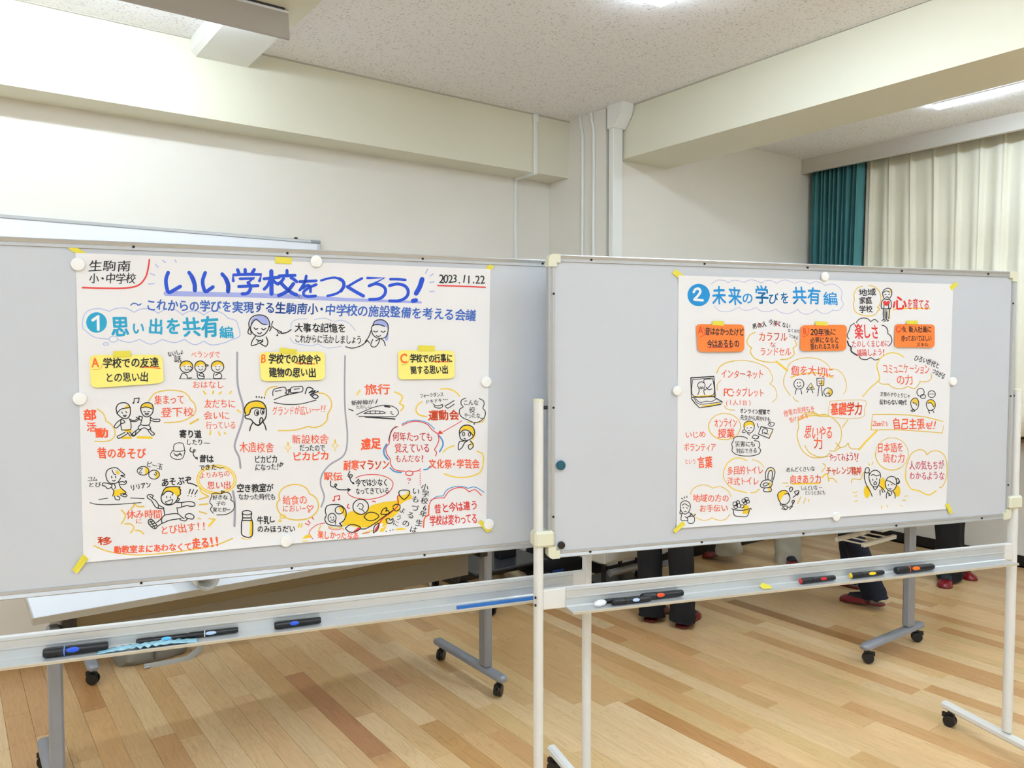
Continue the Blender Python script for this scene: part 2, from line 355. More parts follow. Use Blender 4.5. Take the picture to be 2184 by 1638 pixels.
# ------------------------------------------------------------------ curtains
def curtain(name, y0, y1, prof, zt, zb, m, label, n, rows=14):
    mb = MB(); vs = []; fs = []
    for r in range(rows+1):
        f = r/rows
        for i in range(n+1):
            y, x = prof(i/n, f); vs.append((x, y, zt+(zb-zt)*f))
    for r in range(rows):
        for i in range(n): a = r*(n+1)+i; fs.append((a, a+1, a+n+2, a+n+1))
    mb.add(vs, fs); o = mb.build(name, m, smooth=60); md = o.modifiers.new('s', 'SOLIDIFY'); md.thickness = 0.002
    tag(o, label, 'curtain'); return o
CRM = mat('cream_curtain_cloth', (244, 240, 220), 0.85, bump=0.15, bscale=700)
TEAL = mat('teal_curtain_cloth', (84, 146, 152), 0.85, bump=0.15, bscale=700)
def pf_cream(u, f):
    y = 3.36-u*5.0; ph = (3.3134-y)/0.1575
    k = ph-math.floor(ph); sharp = 1-f
    pin = math.exp(-((k if k < .5 else k-1)/0.07)**2)*(0.028*(1-f*0.6))
    wav = 0.024*math.sin(2*math.pi*ph+0.6*math.sin(1.3*math.floor(ph)))*(0.35+0.9*f)
    cr = 0.012*math.sin(4*math.pi*ph+1.1)*f+0.006*math.sin(5.1*ph+3*f)
    return y+0.01*math.sin(3*f+ph), 5.885-pin+wav+cr
curtain('curtain', 0, 0, pf_cream, 3.0, 0.93, CRM, 'long cream pleated curtain over the windows at right', 640)
rr = random.Random(3); phs = [rr.uniform(0, 6) for _ in range(8)]
def pf_teal(u, f):
    y = 3.785-u*(0.44-0.035*f)
    x = 5.80+0.026*math.sin(2*math.pi*u*11+phs[0]+1.2*f)+0.016*math.sin(2*math.pi*u*17+phs[1]-1.6*f*(u-0.2))+0.008*math.sin(2*math.pi*u*29+phs[2])
    return y+0.006*math.sin(2*math.pi*u*11+phs[3]), x-0.02*f
curtain('curtain', 0, 0, pf_teal, 3.0, 0.93, TEAL, 'dark teal curtain bunched in the corner beside the cream one', 330)
# header tape of the cream curtain
MB().box(5.90, 5.903, -1.6, 3.36, 2.93, 3.0).build('header_tape', mat('header_tape_cloth', (178, 160, 120), 0.9), [x for x in bpy.data.objects if x.name == 'curtain'][0])
# ------------------------------------------------------------------ fixed whiteboard on the wall
t = empty('wall_whiteboard', (0.0, YW, 1.55), 0, 'white board fixed to the wall behind the left mobile board', 'whiteboard'); o = tuple(t.location)
MB().box(-1.79, 1.80, YW-0.022, YW-0.004, 0.96, 2.15).build('panel', mat('wall_board_face', (238, 242, 248), 0.25), t, origin=o, loc=(0, 0, 0))
for n_, a in (('frame_rail', (-1.8, 1.812, YW-0.028, YW-0.002, 2.145, 2.162)), ('frame_rail', (-1.8, 1.812, YW-0.028, YW-0.002, 0.945, 0.962)),
              ('frame_rail', (1.798, 1.814, YW-0.028, YW-0.002, 0.962, 2.145)), ('frame_rail', (-1.806, -1.79, YW-0.028, YW-0.002, 0.962, 2.145))):
    MB().rbox(*a, 0.003).build(n_, ALU, t, origin=o, loc=(0, 0, 0))
MB().rbox(1.755, 1.816, YW-0.030, YW-0.001, 2.147, 2.164, 0.003).build('corner_cap', mat('grey_cap', (150, 156, 160), 0.5), t, origin=o, loc=(0, 0, 0))
MB().rbox(1.665, 1.683, YW-0.014, YW-0.001, 2.164, 2.174, 0.002).build('bracket', SCREWM, t, origin=o, loc=(0, 0, 0))
# ------------------------------------------------------------------ mobile whiteboards (local axes: x along the board, y away from the viewer, z up)
def caster(parent, x, y, z0=0.0, r=0.025, name='caster', yaw=0.3, m=None):
    m = m or BLACKP
    mb = MB(); c, s = math.cos(yaw), math.sin(yaw); ax = Vector((c, s, 0)); fw = Vector((-s, c, 0))
    for k in (-1, 1): mb.cyl(Vector((x, y, z0+r))+ax*0.005*k, Vector((x, y, z0+r))+ax*0.017*k, r, r*0.9, 18)
    mb.cyl((x, y, z0+r), (x, y, z0+r*2.5), 0.009, n=10)
    mb.obox(Vector((x, y, z0+r*1.75))+fw*0.006, ax*0.006, fw*r*0.9, Vector((0, 0, r*0.35)))
    return mb.build(name, m, parent, smooth=40)
def whiteboard(loc, ang, label, face):
    t = empty('mobile_whiteboard', loc, ang, label, 'whiteboard'); W, Z0, Z1 = 1.8, 0.905, 1.805
    MB().box(0.012, W-0.012, 0.004, 0.020, Z0+0.012, Z1-0.012).build('panel', face, t)
    prof = [(0, 0.001), (0.0, 0.021), (0.003, 0.024), (0.021, 0.024), (0.021, 0.003), (0.0205, 0.0), (0.013, 0.0), (0.0115, 0.0015), (0.003, -0.002)]
    for zz, sgn in ((Z0, 1), (Z1, -1)):
        MB().extrude([(0.03, q, zz+sgn*p) for p, q in prof], (W-0.06, 0, 0)).build('frame_rail', ALU, t)
    for xx, sgn in ((0, 1), (W, -1)):
        MB().extrude([(xx+sgn*p, q, Z0+0.03) for p, q in prof], (0, 0, Z1-Z0-0.06)).build('frame_rail', ALU, t)
    for xx, sx in ((0, 1), (W, -1)):
        for zz, sz in ((Z0, 1), (Z1, -1)):
            p = [(0.0-0.001, 0.012), (0.004, 0.003), (0.012, -0.001), (0.036, -0.001), (0.036, 0.024), (0.024, 0.024), (0.024, 0.036), (-0.001, 0.036)]
            MB().extrude([(xx+sx*a, -0.004, zz+sz*b) for a, b in p], (0, 0.030, 0)).build('corner_cap', CREAMP, t)
    sx = [0.135+0.3825*i for i in range(5)]
    for x in sx:
        for z in (Z0+0.0105, Z1-0.0125): MB().cyl((x, -0.0022, z), (x, 0.002, z), 0.0034, n=8).build('screw', SCREWM, t)
    for z in (1.03, 1.355, 1.69):
        for x in (0.0155, W-0.0155): MB().cyl((x, -0.0022, z), (x, 0.002, z), 0.0034, n=8).build('screw', SCREWM, t)
    for k, x in ((-1, -0.027), (1, W+0.027)):
        p = MB(); n = 18
        ring = lambda z, s=1.0: [(x+0.0145*s*math.cos(2*math.pi*i/n), 0.012+0.0185*s*math.sin(2*math.pi*i/n), z) for i in range(n)]
        p.loft([ring(0.10), ring(1.372)]); p.build('post', WPAINT, t, smooth=40)
        MB().loft([ring(1.372, 1.06), ring(1.378, 1.06), ring(1.381, 0.9)]).build('post_cap', CREAMP, t, smooth=40)
        MB().cyl((x, 0.012, 1.355), (x-k*0.03, 0.012, 1.355), 0.0055, n=10).build('pivot_pin', BLACKP, t)
        ya, yb = -0.014, 0.038
        c = MB(); xo = x+k*0.019
        c.rbox(min(xo, x-k*0.043), max(xo, x-k*0.043), ya, yb, 0.942, 0.990, 0.007); c.build('clamp', CREAMP, t)
        ft = MB().rbox(x-0.017, x+0.017, -0.28, 0.30, 0.064, 0.094, 0.008).build('foot_bar', WPAINT, t)
        for y in (-0.25, 0.265): caster(ft, x, y, 0, 0.025, yaw=0.5*k)
    # cross rail and pen tray
    MB().rbox(-0.016, W+0.016, -0.001, 0.018, 0.752, 0.812, 0.002).build('cross_rail', WPAINT, t)
    tr = MB(); x0, x1 = 0.055, W-0.03
    q = [(-0.001, 0.812), (-0.007, 0.812), (-0.008, 0.806), (-0.0055, 0.803), (-0.0055, 0.786), (-0.008, 0.785), (-0.008, 0.782), (-0.0055, 0.780), (-0.0055, 0.760), (-0.009, 0.757),
         (-0.060, 0.757), (-0.062, 0.760), (-0.064, 0.760), (-0.064, 0.752), (-0.001, 0.752)]
    tr.extrude([(x0, a, b) for a, b in q], (x1-x0, 0, 0))
    fixn(tr.build('pen_tray', mat('tray_aluminium', (206, 208, 206), 0.34, metal=0.35, noise=0.02), t))
    MB().box(x0, x1, -0.0652, -0.0640, 0.7515, 0.757).build('tray_lip', mat('beige_tray_lip', (196, 184, 160), 0.5), t)
    for z in (0.793, 0.770):
        MB().cyl((-0.040, -0.004, z), (-0.044, -0.004, z), 0.004, n=8).build('bolt', SCREWM, t)
    return t
A2 = -0.32493768; P2 = Vector((1.43957, 1.79398, 0)); A1 = -0.26202215; P1 = Vector((1.64490, 1.88187, 0))
D1 = Vector((math.cos(A1), math.sin(A1), 0)); N1 = Vector((-math.sin(A1), math.cos(A1), 0))
D2 = Vector((math.cos(A2), math.sin(A2), 0)); N2 = Vector((-math.sin(A2), math.cos(A2), 0))
O1 = P1-D1*1.8
wb1 = whiteboard(tuple(O1), A1, 'mobile whiteboard on the left carrying the large poster titled in blue', WB1)
wb2 = whiteboard(tuple(P2), A2, 'mobile whiteboard on the right carrying the smaller poster with orange notes', WB1)
FR = {1: (O1, D1, N1, 0.004), 2: (P2, D2, N2, 0.004)}
def on_board(b, x, y, off=0.0):
    p0, d, n, yf = FR[b]; q = p0+n*(yf-off); r = ray(x, y); t = (q-CAMPOS).dot(n)/r.dot(n); return CAMPOS+r*t
def bl_loc(b, s, y, z): p0, d, n, yf = FR[b]; return p0+d*s+n*y+Vector((0, 0, z))
# ------------------------------------------------------------------ magnets
def magnet(b, x, y, r, m, label, group=None):
    c = on_board(b, x, y, 0.006); p0, d, n, _ = FR[b]; mb = MB(); rings = []
    up_ = Vector((0, 0, 1)); c0 = on_board(b, x, y, 0.0)
    for rr_, h in ((r*0.96, 0.0015), (r, 0.003), (r, 0.0075), (r*0.93, 0.0092), (r*0.5, 0.0102), (0.001, 0.0105)):
        rings.append([c0-n*h+(d*math.cos(t)+up_*math.sin(t))*rr_ for t in [2*math.pi*i/28 for i in range(28)]])
    mb.loft(rings); o = mb.build('magnet', m, origin=tuple(c), smooth=35); fixn(o); tag(o, label, 'magnet', group)
G1 = 'round white magnets on the left board'; G2 = 'round white magnets on the right board'
for x, y, lab in ((167, 564, 'round white magnet at the top left corner of the left poster'), (674, 558, 'round white magnet at the middle of the left poster\'s top edge'),
                  (171, 850, 'round white magnet halfway down the left edge of the left poster'), (1036, 814, 'round white magnet on the right edge of the left poster, upper one'),
                  (1041, 1117, 'round white magnet over yellow tape at the left poster\'s lower right corner'), (610, 1153, 'round white magnet on the bottom edge of the left poster')):
    magnet(1, x, y, 0.0165, MAGW, lab, G1)
for x, y, lab in ((1757, 590, 'round white magnet on the top edge of the right poster'), (2030, 813, 'round white magnet on the right edge of the right poster'),
                  (1442, 833, 'round white magnet on the left edge of the right poster'), (1781, 1101, 'round white magnet on the bottom edge of the right poster')):
    magnet(2, x, y, 0.0148, MAGW, lab, G2)
magnet(2, 1195, 992, 0.0142, mat('teal_magnet', (14, 84, 104), 0.4), 'round dark teal magnet beside the left frame of the right board')
magnet(2, 1196, 1162, 0.0112, mat('black_magnet', (34, 28, 24), 0.45), 'small black magnet in the lower left corner of the right board')
# ------------------------------------------------------------------ markers on the trays
def marker(b, xa, ya, xb, yb, r, label, body=BLACKP, capcol=None, patch=None, ring=None, group='markers on the pen trays', taper=0.9, name='marker', yoff=-0.030):
    # lies on the tray shelf between two photo points, read off in the plane of the shelf
    p0, d, n, _ = FR[b]; q = p0+n*yoff
    def P(x, y):
        r_ = ray(x, y); t_ = (q-CAMPOS).dot(n)/r_.dot(n); return (CAMPOS+r_*t_-p0).dot(d)
    s0, s1 = P(xa, ya), P(xb, yb); z = 0.757+r+0.0004
    L = lambda s, rr=1: bl_loc(b, s, yoff, z); a = L(s0); e = L(s1); w = (e-a)
    t = empty(name, tuple((a+e)/2-Vector((0, 0, r))), 0, label, 'marker', group); o = tuple(t.location)
    K = dict(origin=o, loc=(0, 0, 0), smooth=40)
    mb = MB(); dn = w.normalized(); side = Vector((0, 0, 1)); bb = dn.cross(side)
    def rg(f, k): return [a+w*f+(side*math.sin(h)+bb*math.cos(h))*r*k for h in [2*math.pi*i/20 for i in range(20)]]
    mb.loft([rg(0.33, 1.0), rg(0.34, 0.97), rg(0.9, taper), rg(0.97, taper*0.97), rg(1.0, taper*0.8)]); mb.build('barrel', body, t, **K)
    MB().loft([rg(0.0, 0.75), rg(0.015, 0.92), rg(0.05, 1.0), rg(0.32, 1.0)]).build('cap', capcol or body, t, **K)
    if ring: MB().loft([rg(0.318, 1.03), rg(0.335, 1.03)]).build('ring', ring, t, **K)
    if patch:
        c, (f0_, f1_) = patch; mp = MB(); pts = []
        out = (bb*(1 if bb.dot(n) < 0 else -1)+Vector((0, 0, 0.35))).normalized(); tg = dn.cross(out)
        cen = a+w*((f0_+f1_)/2); hw = (f1_-f0_)/2*w.length
        mp.loft([[cen+out*(r*kk)+dn*math.cos(h)*hw*sc+tg*math.sin(h)*r*0.52*sc for h in [2*math.pi*i/18 for i in range(18)]] for kk, sc in ((0.75, 1), (1.02, 1), (1.06, 0.7))])
        fixn(mp.build('window_patch', c, t, **K))
    return t
BLU = mat('blue_ink_plastic', (24, 82, 214), 0.35); LBLU = mat('light_blue_plastic', (90, 184, 236), 0.35); ORG = mat('orange_plastic', (240, 112, 24), 0.35)
REDP = mat('red_plastic', (206, 34, 40), 0.35); YELP = mat('yellow_plastic', (240, 206, 30), 0.35); PLBL = mat('pale_blue_plastic', (178, 204, 232), 0.35)
WHP = mat('white_plastic', (240, 240, 238), 0.35)
TXT = mat('white_print', (150, 162, 172), 0.5)
m = marker(1, 92, 1388, 231, 1374, 0.0125, 'large black marker with blue spot, leftmost on the left tray', patch=(BLU, (0.36, 0.56)), ring=mat('blue_ring', (90, 140, 250), 0.4))
marker(1, 290, 1357, 401, 1349, 0.0085, 'black marker with light blue spot on the left tray', patch=(LBLU, (0.48, 0.68)), yoff=-0.020)
marker(1, 401, 1349, 508, 1337, 0.0085, 'black marker with pale spot touching the light blue one, left tray', patch=(PLBL, (0.34, 0.56)), ring=WHP, yoff=-0.020)
marker(1, 585, 1322, 684, 1308, 0.0105, 'short black marker with blue spot alone in the left tray\'s middle', patch=(BLU, (0.32, 0.52)))
marker(2, 1305, 1284, 1388, 1274, 0.0095, 'black marker with pale blue spot lying in front on the right tray', capcol=BLACKP, patch=(PLBL, (0.5, 0.68)), yoff=-0.040)
marker(2, 1368, 1268, 1456, 1262, 0.0115, 'black marker with orange red spot, right end of its cluster', patch=(mat('orange_red_plastic', (232, 74, 24), 0.35), (0.33, 0.52)), yoff=-0.026)
marker(2, 1290, 1272, 1366, 1266, 0.0068, 'slim black pen behind the pale blue spotted marker', yoff=-0.016)
marker(2, 1315, 1262, 1369, 1258, 0.0052, 'thin white and pink pen at the back of the right tray', body=WHP, capcol=WHP, ring=REDP, yoff=-0.014)
marker(2, 1707, 1237, 1780, 1228, 0.0095, 'black marker with red spot and pink tip on the right tray', patch=(REDP, (0.54, 0.72)), capcol=BLACKP)
marker(2, 1814, 1224, 1884, 1217, 0.0095, 'black marker with yellow spot and yellow tip on the right tray', patch=(YELP, (0.5, 0.72)))
marker(2, 1910, 1212, 1990, 1202, 0.0125, 'thick black marker with orange spot, rightmost on the right tray', patch=(ORG, (0.38, 0.58)), ring=mat('orange_ring', (230, 90, 30), 0.4), yoff=-0.034)
def tips(objname, s_, m, lab): pass
# coloured end tips of two markers
for ob in [x for x in bpy.data.objects if x.get('label', '').startswith('black marker with red spot and pink tip') or x.get('label', '').startswith('black marker with yellow spot and yellow')]:
    capo = [c for c in ob.children if c.name.startswith('cap')][0]
    vs = [v.co.copy() for v in capo.data.vertices][:20]; c = sum(vs, Vector())/20; mm = REDP if 'red spot' in ob['label'] else YELP
    dn = (sum([v.co for v in capo.data.vertices][-20:], Vector())/20-c).normalized()
    mb = MB(); mb.loft([[c+(v-c)*0.8-dn*0.003 for v in vs], [c+(v-c)*1.16-dn*0.0005 for v in vs], [c+(v-c)*1.25+dn*0.001 for v in vs]]); mb.build('end_tip', mm, ob)
# white board cleaner drop and connecting cap
c = bl_loc(2, 0.153, -0.034, 0.757+0.0095)
mb = MB(); mb.ball(c, 0.024, 0.0125, 0.0095, 20, 10); tag(mb.build('correction_roller', WHP, origin=tuple(c), smooth=60), 'small white oval case at the left end of the right tray', 'case')
# blue stick on the left tray
s0 = (on_board(1, 1003, 1280)-O1).dot(D1); s1 = (on_board(1, 1146, 1262)-O1).dot(D1)
a = bl_loc(1, s0-0.06, -0.052, 0.7625); e = bl_loc(1, s1+0.02, -0.052, 0.7625)
mb = MB(); mb.obox((a+e)/2, (e-a)/2, N1*0.004, Vector((0, 0, 0.0045)))
tag(mb.build('ruler', mat('blue_stick', (52, 116, 190), 0.4), origin=tuple((a+e)/2)), 'thin blue stick at the right end of the left tray', 'ruler')
# clear light-blue sachet between the two markers
pk = MB(); rq = random.Random(5); NX = 26
vs = []; fs = []
for j in range(5):
    for i in range(NX+1):
        s = 0.0+i/NX; h = 0.0025+0.008*abs(math.sin(i*1.7+j*0.9))*math.sin(math.pi*min(1, max(0, s)))+rq.random()*0.002
        vs.append(bl_loc(1, 0.66+0.0-0.0+s*0.235-0.0, -0.060+j*0.008, 0.757+h))
s_l = (on_board(1, 232, 1375)-O1).dot(D1); sh = D1*(s_l-0.66-0.02); vs = [v+sh for v in vs]
for j in range(4):
    for i in range(NX): a_ = j*(NX+1)+i; fs.append((a_, a_+1, a_+NX+2, a_+NX+1))
pk.add(vs, fs); o = pk.build('tissue_sachet', mat('light_blue_film', (158, 208, 228), 0.2, noise=0.35, nscale=60), origin=tuple(vs[0]), smooth=30)
md = o.modifiers.new('s', 'SOLIDIFY'); md.thickness = 0.0006
tag(o, 'crumpled light blue plastic sachet beside the large marker, left tray', 'sachet')
# ------------------------------------------------------------------ flip tables (local axes: x along the table, y away, z up; feet along y)
def flip_table(loc, rot, L, depth, xl, xr, yp, yf0, yf1, label, shelf=True, z=0.70, panel=True, roundcap=True):
    t = empty('folding_table', loc, rot, label, 'table', 'grey legged tables on casters')
    MB().rbox(0, L, 0, depth, z-0.022, z, 0.003).build('tabletop', TTOP, t)
    e = MB()
    for (a, b, c, d) in ((-0.003, L+0.003, -0.003, 0.0), (-0.003, L+0.003, depth, depth+0.003), (-0.003, 0, 0, depth), (L, L+0.003, 0, depth)): e.box(a, b, c, d, z-0.023, z-0.001)
    e.build('edge_band', mat('grey_edge_band', (178, 172, 158), 0.5), t)
    MB().rbox(xl+0.02, xr-0.02, yp-0.02, yp+0.02, z-0.075, z-0.035, 0.003).build('under_beam', mat('beam_metal', (120, 108, 84), 0.4, metal=0.5), t)
    for x in (xl, xr):
        s = 1 if x == xl else -1
        MB().rbox(x-0.02, x+0.02, yp-0.03, yp+0.03, 0.10, z-0.06, 0.008).build('leg', GREYM, t)
        MB().box(x+s*0.022, x+s*0.06, yp-0.05, yp+0.08, z-0.085, z-0.024).build('hinge', BLACKP, t)
        MB().box(x-0.012, x+0.012, 0.05, depth-0.05, z-0.045, z-0.023).build('arm', GREYM, t)
        f = MB(); w, hgt = 0.026, 0.018; n = 10
        rings = []
        for y, k in ((yf0-0.012, 0.45), (yf0-0.006, 0.8), (yf0+0.012, 1.0), (yf1-0.012, 1.0), (yf1+0.006, 0.8), (yf1+0.012, 0.45)):
            rings.append([(x+w*k*math.cos(h)*(1.0 if abs(math.cos(h)) > .5 else 1), y, 0.085+hgt*k*max(-0.8, min(0.9, math.sin(h)*1.3))) for h in [2*math.pi*(i+0.5)/n for i in range(n)]])
        f.loft(rings); fo = fixn(f.build('foot', GREYM, t, smooth=50))
        for y in (yf0+0.035, yf1-0.035): caster(fo, x, y, 0, 0.0275, yaw=0.9*s)
    if panel:
        MB().rbox(xl+0.04, xr-0.025, yp+0.10, yp+0.112, 0.497, z-0.03, 0.002).build('modesty_panel', GREYD, t)
        MB().box(xl+0.03, xr-0.02, yp+0.085, yp+0.09, z-0.062, z-0.056).build('rod', mat('brass_rod', (190, 170, 120), 0.4, metal=0.6), t)
    if shelf:
        for yy in (0.12, 0.2, 0.28, 0.36): MB().cyl((xr-0.17, yy, z-0.13), (xr-0.05, yy, z-0.13), 0.004, n=6).build('shelf_wire', WPAINT, t)
        MB().rbox(xr-0.19, xr-0.17, 0.10, 0.40, z-0.14, z-0.12, 0.002).build('shelf_bracket', WPAINT, t); MB().rbox(xr-0.05, xr-0.03, 0.10, 0.40, z-0.14, z-0.12, 0.002).build('shelf_bracket', WPAINT, t)
    return t
# table 1 behind the left board, parallel to the wall
flip_table((0.205, 2.793, 0), 0, 1.80, 0.60, 0.06, 1.735, 0.075, -0.06, 0.50, 'white folding table with grey legs behind the left mobile board', shelf=False)
# table 3 against the wall
flip_table((0.33, 3.925, 0), 0, 1.80, 0.45, 0.185, 1.62, 0.22, 0.0, 0.42, 'white table pushed against the wall behind the other table', shelf=False, panel=False)
# table 2 behind the right board, along the windows (its length runs along -y of the room)
flip_table((3.50, 3.69, 0), -math.pi/2, 1.80, 0.62, 0.10, 1.69, 0.475, 0.06, 0.60, 'table on casters behind the right mobile board near the windows', shelf=True, panel=False)
# paper roll on table 1
c = Vector((0.713, 2.76, 0.7))
rl = MB(); K = 60; tot = 3.4*2*math.pi; ring = []
for i in range(K*3+1):
    a_ = tot*i/(K*3); r = 0.030+0.0105*(i/(K*3)); ring.append((c.x+r*math.cos(a_), c.z+0.0415+r*math.sin(a_)))
vs = [(x, 2.752, z) for x, z in ring]+[(x, 3.30, z) for x, z in ring]; n = len(ring)
rl.add(vs, [(i, i+1, n+i+1, n+i) for i in range(n-1)])
o = rl.build('paper_roll', mat('roll_paper', (236, 236, 232), 0.6), origin=tuple(c), smooth=60); md = o.modifiers.new('s', 'SOLIDIFY'); md.thickness = 0.0012
tag(o, 'roll of white paper lying on the table behind the left board', 'paper roll')
# ------------------------------------------------------------------ canvas bag on the floor
CANV = mat('grey_canvas', (148, 144, 134), 0.9, noise=0.06, nscale=40, bump=0.3, bscale=900)
t = empty('canvas_bag', (0.80, 4.16, 0), 0, 'grey canvas shoulder bag on the floor under the table by the wall', 'bag'); o = (0.80, 4.16, 0)
mb = MB(); rings = []; n = 28
for z, kx, ky in ((0.002, 0.96, 0.9), (0.03, 1.03, 1.1), (0.07, 1.04, 1.02), (0.12, 1.0, 0.8), (0.155, 0.97, 0.5), (0.165, 0.95, 0.42)):
    r_ = []
    for i in range(n):
        a_ = 2*math.pi*i/n; ca, sa = math.cos(a_), math.sin(a_); q = 0.5
        x = math.copysign(abs(ca)**q, ca)*0.165*kx; y = math.copysign(abs(sa)**0.6, sa)*0.095*ky
        w_ = 0.006*math.sin(5*a_+z*60)+0.004*math.sin(11*a_+2)
        r_.append((0.80+x+w_, 4.16+y+w_, z))
    rings.append(r_)
mb.loft(rings); mb.build('bag_body', CANV, t, origin=o, loc=(0, 0, 0), smooth=50)
MB().rbox(0.855, 0.915, 4.052, 4.06, 0.085, 0.125, 0.002).build('leather_patch', mat('brown_leather', (134, 70, 38), 0.6), t, origin=o, loc=(0, 0, 0))
MB().box(0.79, 0.796, 4.046, 4.056, 0.02, 0.15).build('seam', mat('seam_thread', (92, 90, 86), 0.9), t, origin=o, loc=(0, 0, 0))
st_ = MB(); pts = [(0.955, 4.12, 0.155), (0.995, 4.09, 0.15), (1.02, 4.06, 0.09), (0.995, 4.02, 0.03), (0.93, 3.99, 0.006), (0.84, 3.995, 0.006), (0.74, 4.01, 0.006)]
st_.tube(pts, 0.016, 8, squash=(0.14, 1.0)); st_.build('shoulder_strap', mat('grey_strap', (178, 178, 172), 0.8), t, origin=o, loc=(0, 0, 0), smooth=60)
MB().rbox(0.735, 0.765, 3.995, 4.02, 0.002, 0.012, 0.003).build('buckle', ALU, t, origin=o, loc=(0, 0, 0))
tag(MB().build('x', CANV), None) if False else None
# ------------------------------------------------------------------ rolling screen stand, bag, pedestal behind the boards
t = empty('screen_stand', (2.95, 4.0, 0), 0, 'black rolling screen stand behind the gap between the boards', 'screen stand'); o = tuple(t.location)
K = dict(origin=o, loc=(0, 0, 0))
BLK2 = mat('black_steel', (26, 25, 25), 0.35); DGREY = mat('dark_grey_shelf', (52, 54, 56), 0.3)
for x in (2.50, 3.02):
    q = MB().rbox(x-0.03, x+0.03, 3.62, 4.32, 0.085, 0.125, 0.006).build('base_bar', BLK2, t, **K)
    for y in (3.65, 4.29):
        cs = MB(); 
        for k in (-1, 1): cs.cyl((x+0.006*k, y, 0.033), (x+0.022*k, y, 0.033), 0.033, n=18)
        cs.cyl((x-0.024, y, 0.033), (x+0.024, y, 0.033), 0.014, n=12); cs.cyl((x, y, 0.03), (x, y, 0.088), 0.01, n=8); cs.rbox(x-0.01, x+0.01, y-0.06, y-0.02, 0.05, 0.062, 0.003)
        cs.build('caster', BLACKP, q, **K); MB().cyl((x-0.0255, y, 0.033), (x-0.0225, y, 0.033), 0.02, n=16).build('hub', WPAINT, q, **K)
MB().rbox(2.47, 3.05, 3.93, 4.25, 0.125, 0.19, 0.006).build('base_cross_member', BLK2, t, **K)
MB().rbox(2.50, 3.05, 3.80, 4.25, 0.19, 0.205, 0.004).build('lower_shelf', DGREY, t, **K)
MB().rbox(2.79, 2.92, 3.96, 4.03, 0.205, 1.55, 0.006).build('column', BLACKP, t, **K)
MB().rbox(2.32, 3.40, 3.90, 3.955, 0.98, 1.62, 0.008).build('screen', mat('black_screen', (10, 10, 12), 0.12), t, **K)
t = empty('backpack', (3.30, 4.06, 0), 0, 'black backpack with a blue tag on the floor beside the screen stand', 'backpack'); o = tuple(t.location); K = dict(origin=o, loc=(0, 0, 0))
mb = MB(); rings = []; n = 24
for z, k in ((0.001, 0.85), (0.03, 1.02), (0.09, 1.05), (0.15, 0.98), (0.20, 0.8), (0.225, 0.5), (0.23, 0.15)):
    rings.append([(3.30+0.19*k*math.copysign(abs(math.cos(a_))**.7, math.cos(a_))+0.012*math.sin(4*a_+z*20), 4.06+0.14*k*math.copysign(abs(math.sin(a_))**.7, math.sin(a_))+0.008*math.sin(3*a_+z*30), z*1.25+0.001) for a_ in [2*math.pi*i/n for i in range(n)]])
mb.loft(rings); mb.build('bag_body', mat('black_nylon', (20, 20, 24), 0.7, bump=0.2, bscale=500), t, smooth=60, **K)
MB().rbox(3.17, 3.26, 3.898, 3.912, 0.05, 0.085, 0.003).build('blue_tag', mat('blue_cloth', (20, 60, 130), 0.7), t, **K)
MB().tube([(3.24, 4.06, 0.28), (3.27, 4.06, 0.31), (3.33, 4.06, 0.31), (3.36, 4.06, 0.28)], 0.008, 8).build('grab_handle', BLACKP, t, smooth=60, **K)
# white pedestal on a black wheeled base
t = empty('drawer_pedestal', (3.30, 3.54, 0), 0, 'white pedestal on a black wheeled base behind the standing legs', 'pedestal'); o = tuple(t.location); K = dict(origin=o, loc=(0, 0, 0))
WBX = mat('off_white_steel', (206, 202, 190), 0.45)
MB().rbox(3.13, 3.47, 3.37, 3.60, 0.25, 0.66, 0.006).build('pedestal_body', WBX, t, **K)
for z in (0.265, 0.40, 0.53): MB().rbox(3.145, 3.455, 3.362, 3.37, z, z+0.12, 0.003).build('drawer', WBX, t, **K)
MB().rbox(3.13, 3.47, 3.38, 3.59, 0.10, 0.125, 0.004).build('base_plate', BLACKP, t, **K)
for x in (3.16, 3.44):
    for y in (3.41, 3.56): MB().box(x-0.01, x+0.01, y-0.01, y+0.01, 0.125, 0.25).build('post', BLACKP, t, **K); caster(t, x-3.30, y-3.54, 0, 0.04)
MB().cyl((3.18, 3.38, 0.19), (3.47, 3.38, 0.19), 0.022, n=12).build('grey_tube', mat('grey_tube_metal', (150, 152, 154), 0.35, metal=0.4), t, smooth=60, **K)
# wall outlet under the sill
tag(MB().rbox(6.062, XR, 2.86, 2.93, 0.27, 0.39, 0.004).build('wall_outlet', WHP), 'white wall outlet low on the window wall', 'outlet')
